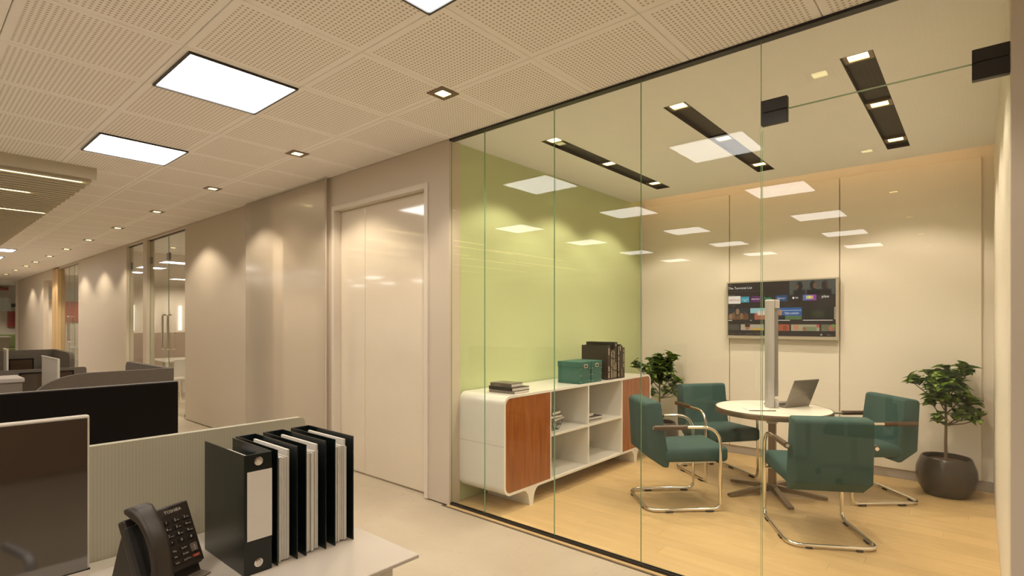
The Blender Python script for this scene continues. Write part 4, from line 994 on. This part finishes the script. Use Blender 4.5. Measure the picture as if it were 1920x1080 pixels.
obj('pot', lathe(prof, 48), M_pot, pl, True, local=True)
obj('soil', cyl((0, 0), 0.172, 0.255, 0.285, 32), M_soil, pl, local=True)
Rr = Vector((math.sin(YAW), -math.cos(YAW), 0)); Dd = Vector((math.cos(YAW), math.sin(YAW), 0))
CL = [(-0.01, 1.10, 9, 1), (0.13, 1.13, 7, 1), (0.18, 1.06, 5, 1), (-0.30, 1.03, 7, 0.8), (-0.20, 0.99, 6, 0.9), (-0.03, 1.0, 9, 1), (0.10, 0.99, 8, 1), (-0.15, 0.90, 8, 1), (-0.05, 0.92, 8, 0.9), (-0.12, 0.82, 7, 0.85), (0.02, 0.86, 6, 0.9), (0.04, 0.70, 6, 0.8), (-0.11, 0.68, 7, 0.7), (0.15, 0.70, 6, 0.9), (0.19, 0.79, 6, 1.0), (0.21, 0.68, 5, 1.1), (-0.08, 1.04, 5, 1), (0.06, 1.05, 5, 1), (0.05, 0.93, 5, 1), (-0.10, 0.96, 5, 1), (0.10, 0.86, 4, 1)]
rl = random.Random(11)
stem = [Vector((0, 0, 0.26)), Vector((0.004, 0.003, 0.45)), Vector((-0.004, 0.0, 0.62)), Vector((0.0, 0.004, 0.85)), Vector((0.002, 0, 1.0))]
obj('trunk', tube(stem, 0.0135, 8, taper=0.45), M_bark, pl, True, local=True)
for cx, cz, nl, sc in CL:
    cz = 0.62+(cz-0.62)*0.90; cx *= 1.08
    dep = rl.uniform(-0.12, 0.12) if cz < 1.08 else rl.uniform(-0.06, 0.06)
    c = Rr*cx + Dd*dep + Vector((0, 0, cz))
    zb = max(0.60, min(0.98, cz-0.10-0.35*abs(cx)))
    base = Vector((0, 0.002, zb)); mid = (base+c)/2+Vector((0, 0, -0.015))
    if (c-base).length > 0.04: obj('branch', tube([base, mid, c], 0.006, 6, taper=0.5), M_bark, pl, True, local=True)
    outd = Vector((c.x, c.y, 0))
    a0 = rl.uniform(0, 6.28)
    for k in range(int(nl*2.3)):
        a = a0+k*2.4+rl.uniform(-0.3, 0.3); el = rl.uniform(-0.35, 0.85)
        d = Vector((math.cos(a), math.sin(a), 0)) + outd*1.6
        d.z = el; d.normalize()
        s_ = d.cross(Vector((0, 0, 1))).normalized(); n_ = s_.cross(d).normalized()
        roll = rl.uniform(-0.5, 0.5); s2 = s_*math.cos(roll)+n_*math.sin(roll); n2 = s2.cross(d)
        k_ = sc*rl.uniform(0.65, 1.05)
        p = c - d*0.01 + Vector((0, 0, rl.uniform(-0.05, 0.04))) - outd*rl.uniform(0, 0.25)
        mx = Matrix(((s2.x*k_, d.x*k_, n2.x*k_, p.x), (s2.y*k_, d.y*k_, n2.y*k_, p.y), (s2.z*k_, d.z*k_, n2.z*k_, p.z), (0, 0, 0, 1)))
        tip = p + d*0.15*k_
        w1_ = tip + Vector((6.03, 0.215, 0)); w2_ = Matrix.Rotation(0.12, 3, 'Z') @ tip + Vector((5.95, 2.845, 0))
        if w1_.x > 6.31 or w1_.y < -0.08 or w2_.x > 6.31 or w2_.y > 3.27: continue
        o = bpy.data.objects.new('leaf', LEAF); COL.objects.link(o); o.parent = pl; o.matrix_local = mx
pl.location = (6.03, 0.215, 0); pl['label'] = 'leafy rubber plant in a round brown pot in the right corner'
copy_tree(pl, (5.95, 2.845, 0), 0.12, 'leafy rubber plant in a brown pot between the sideboard and the panelled wall')
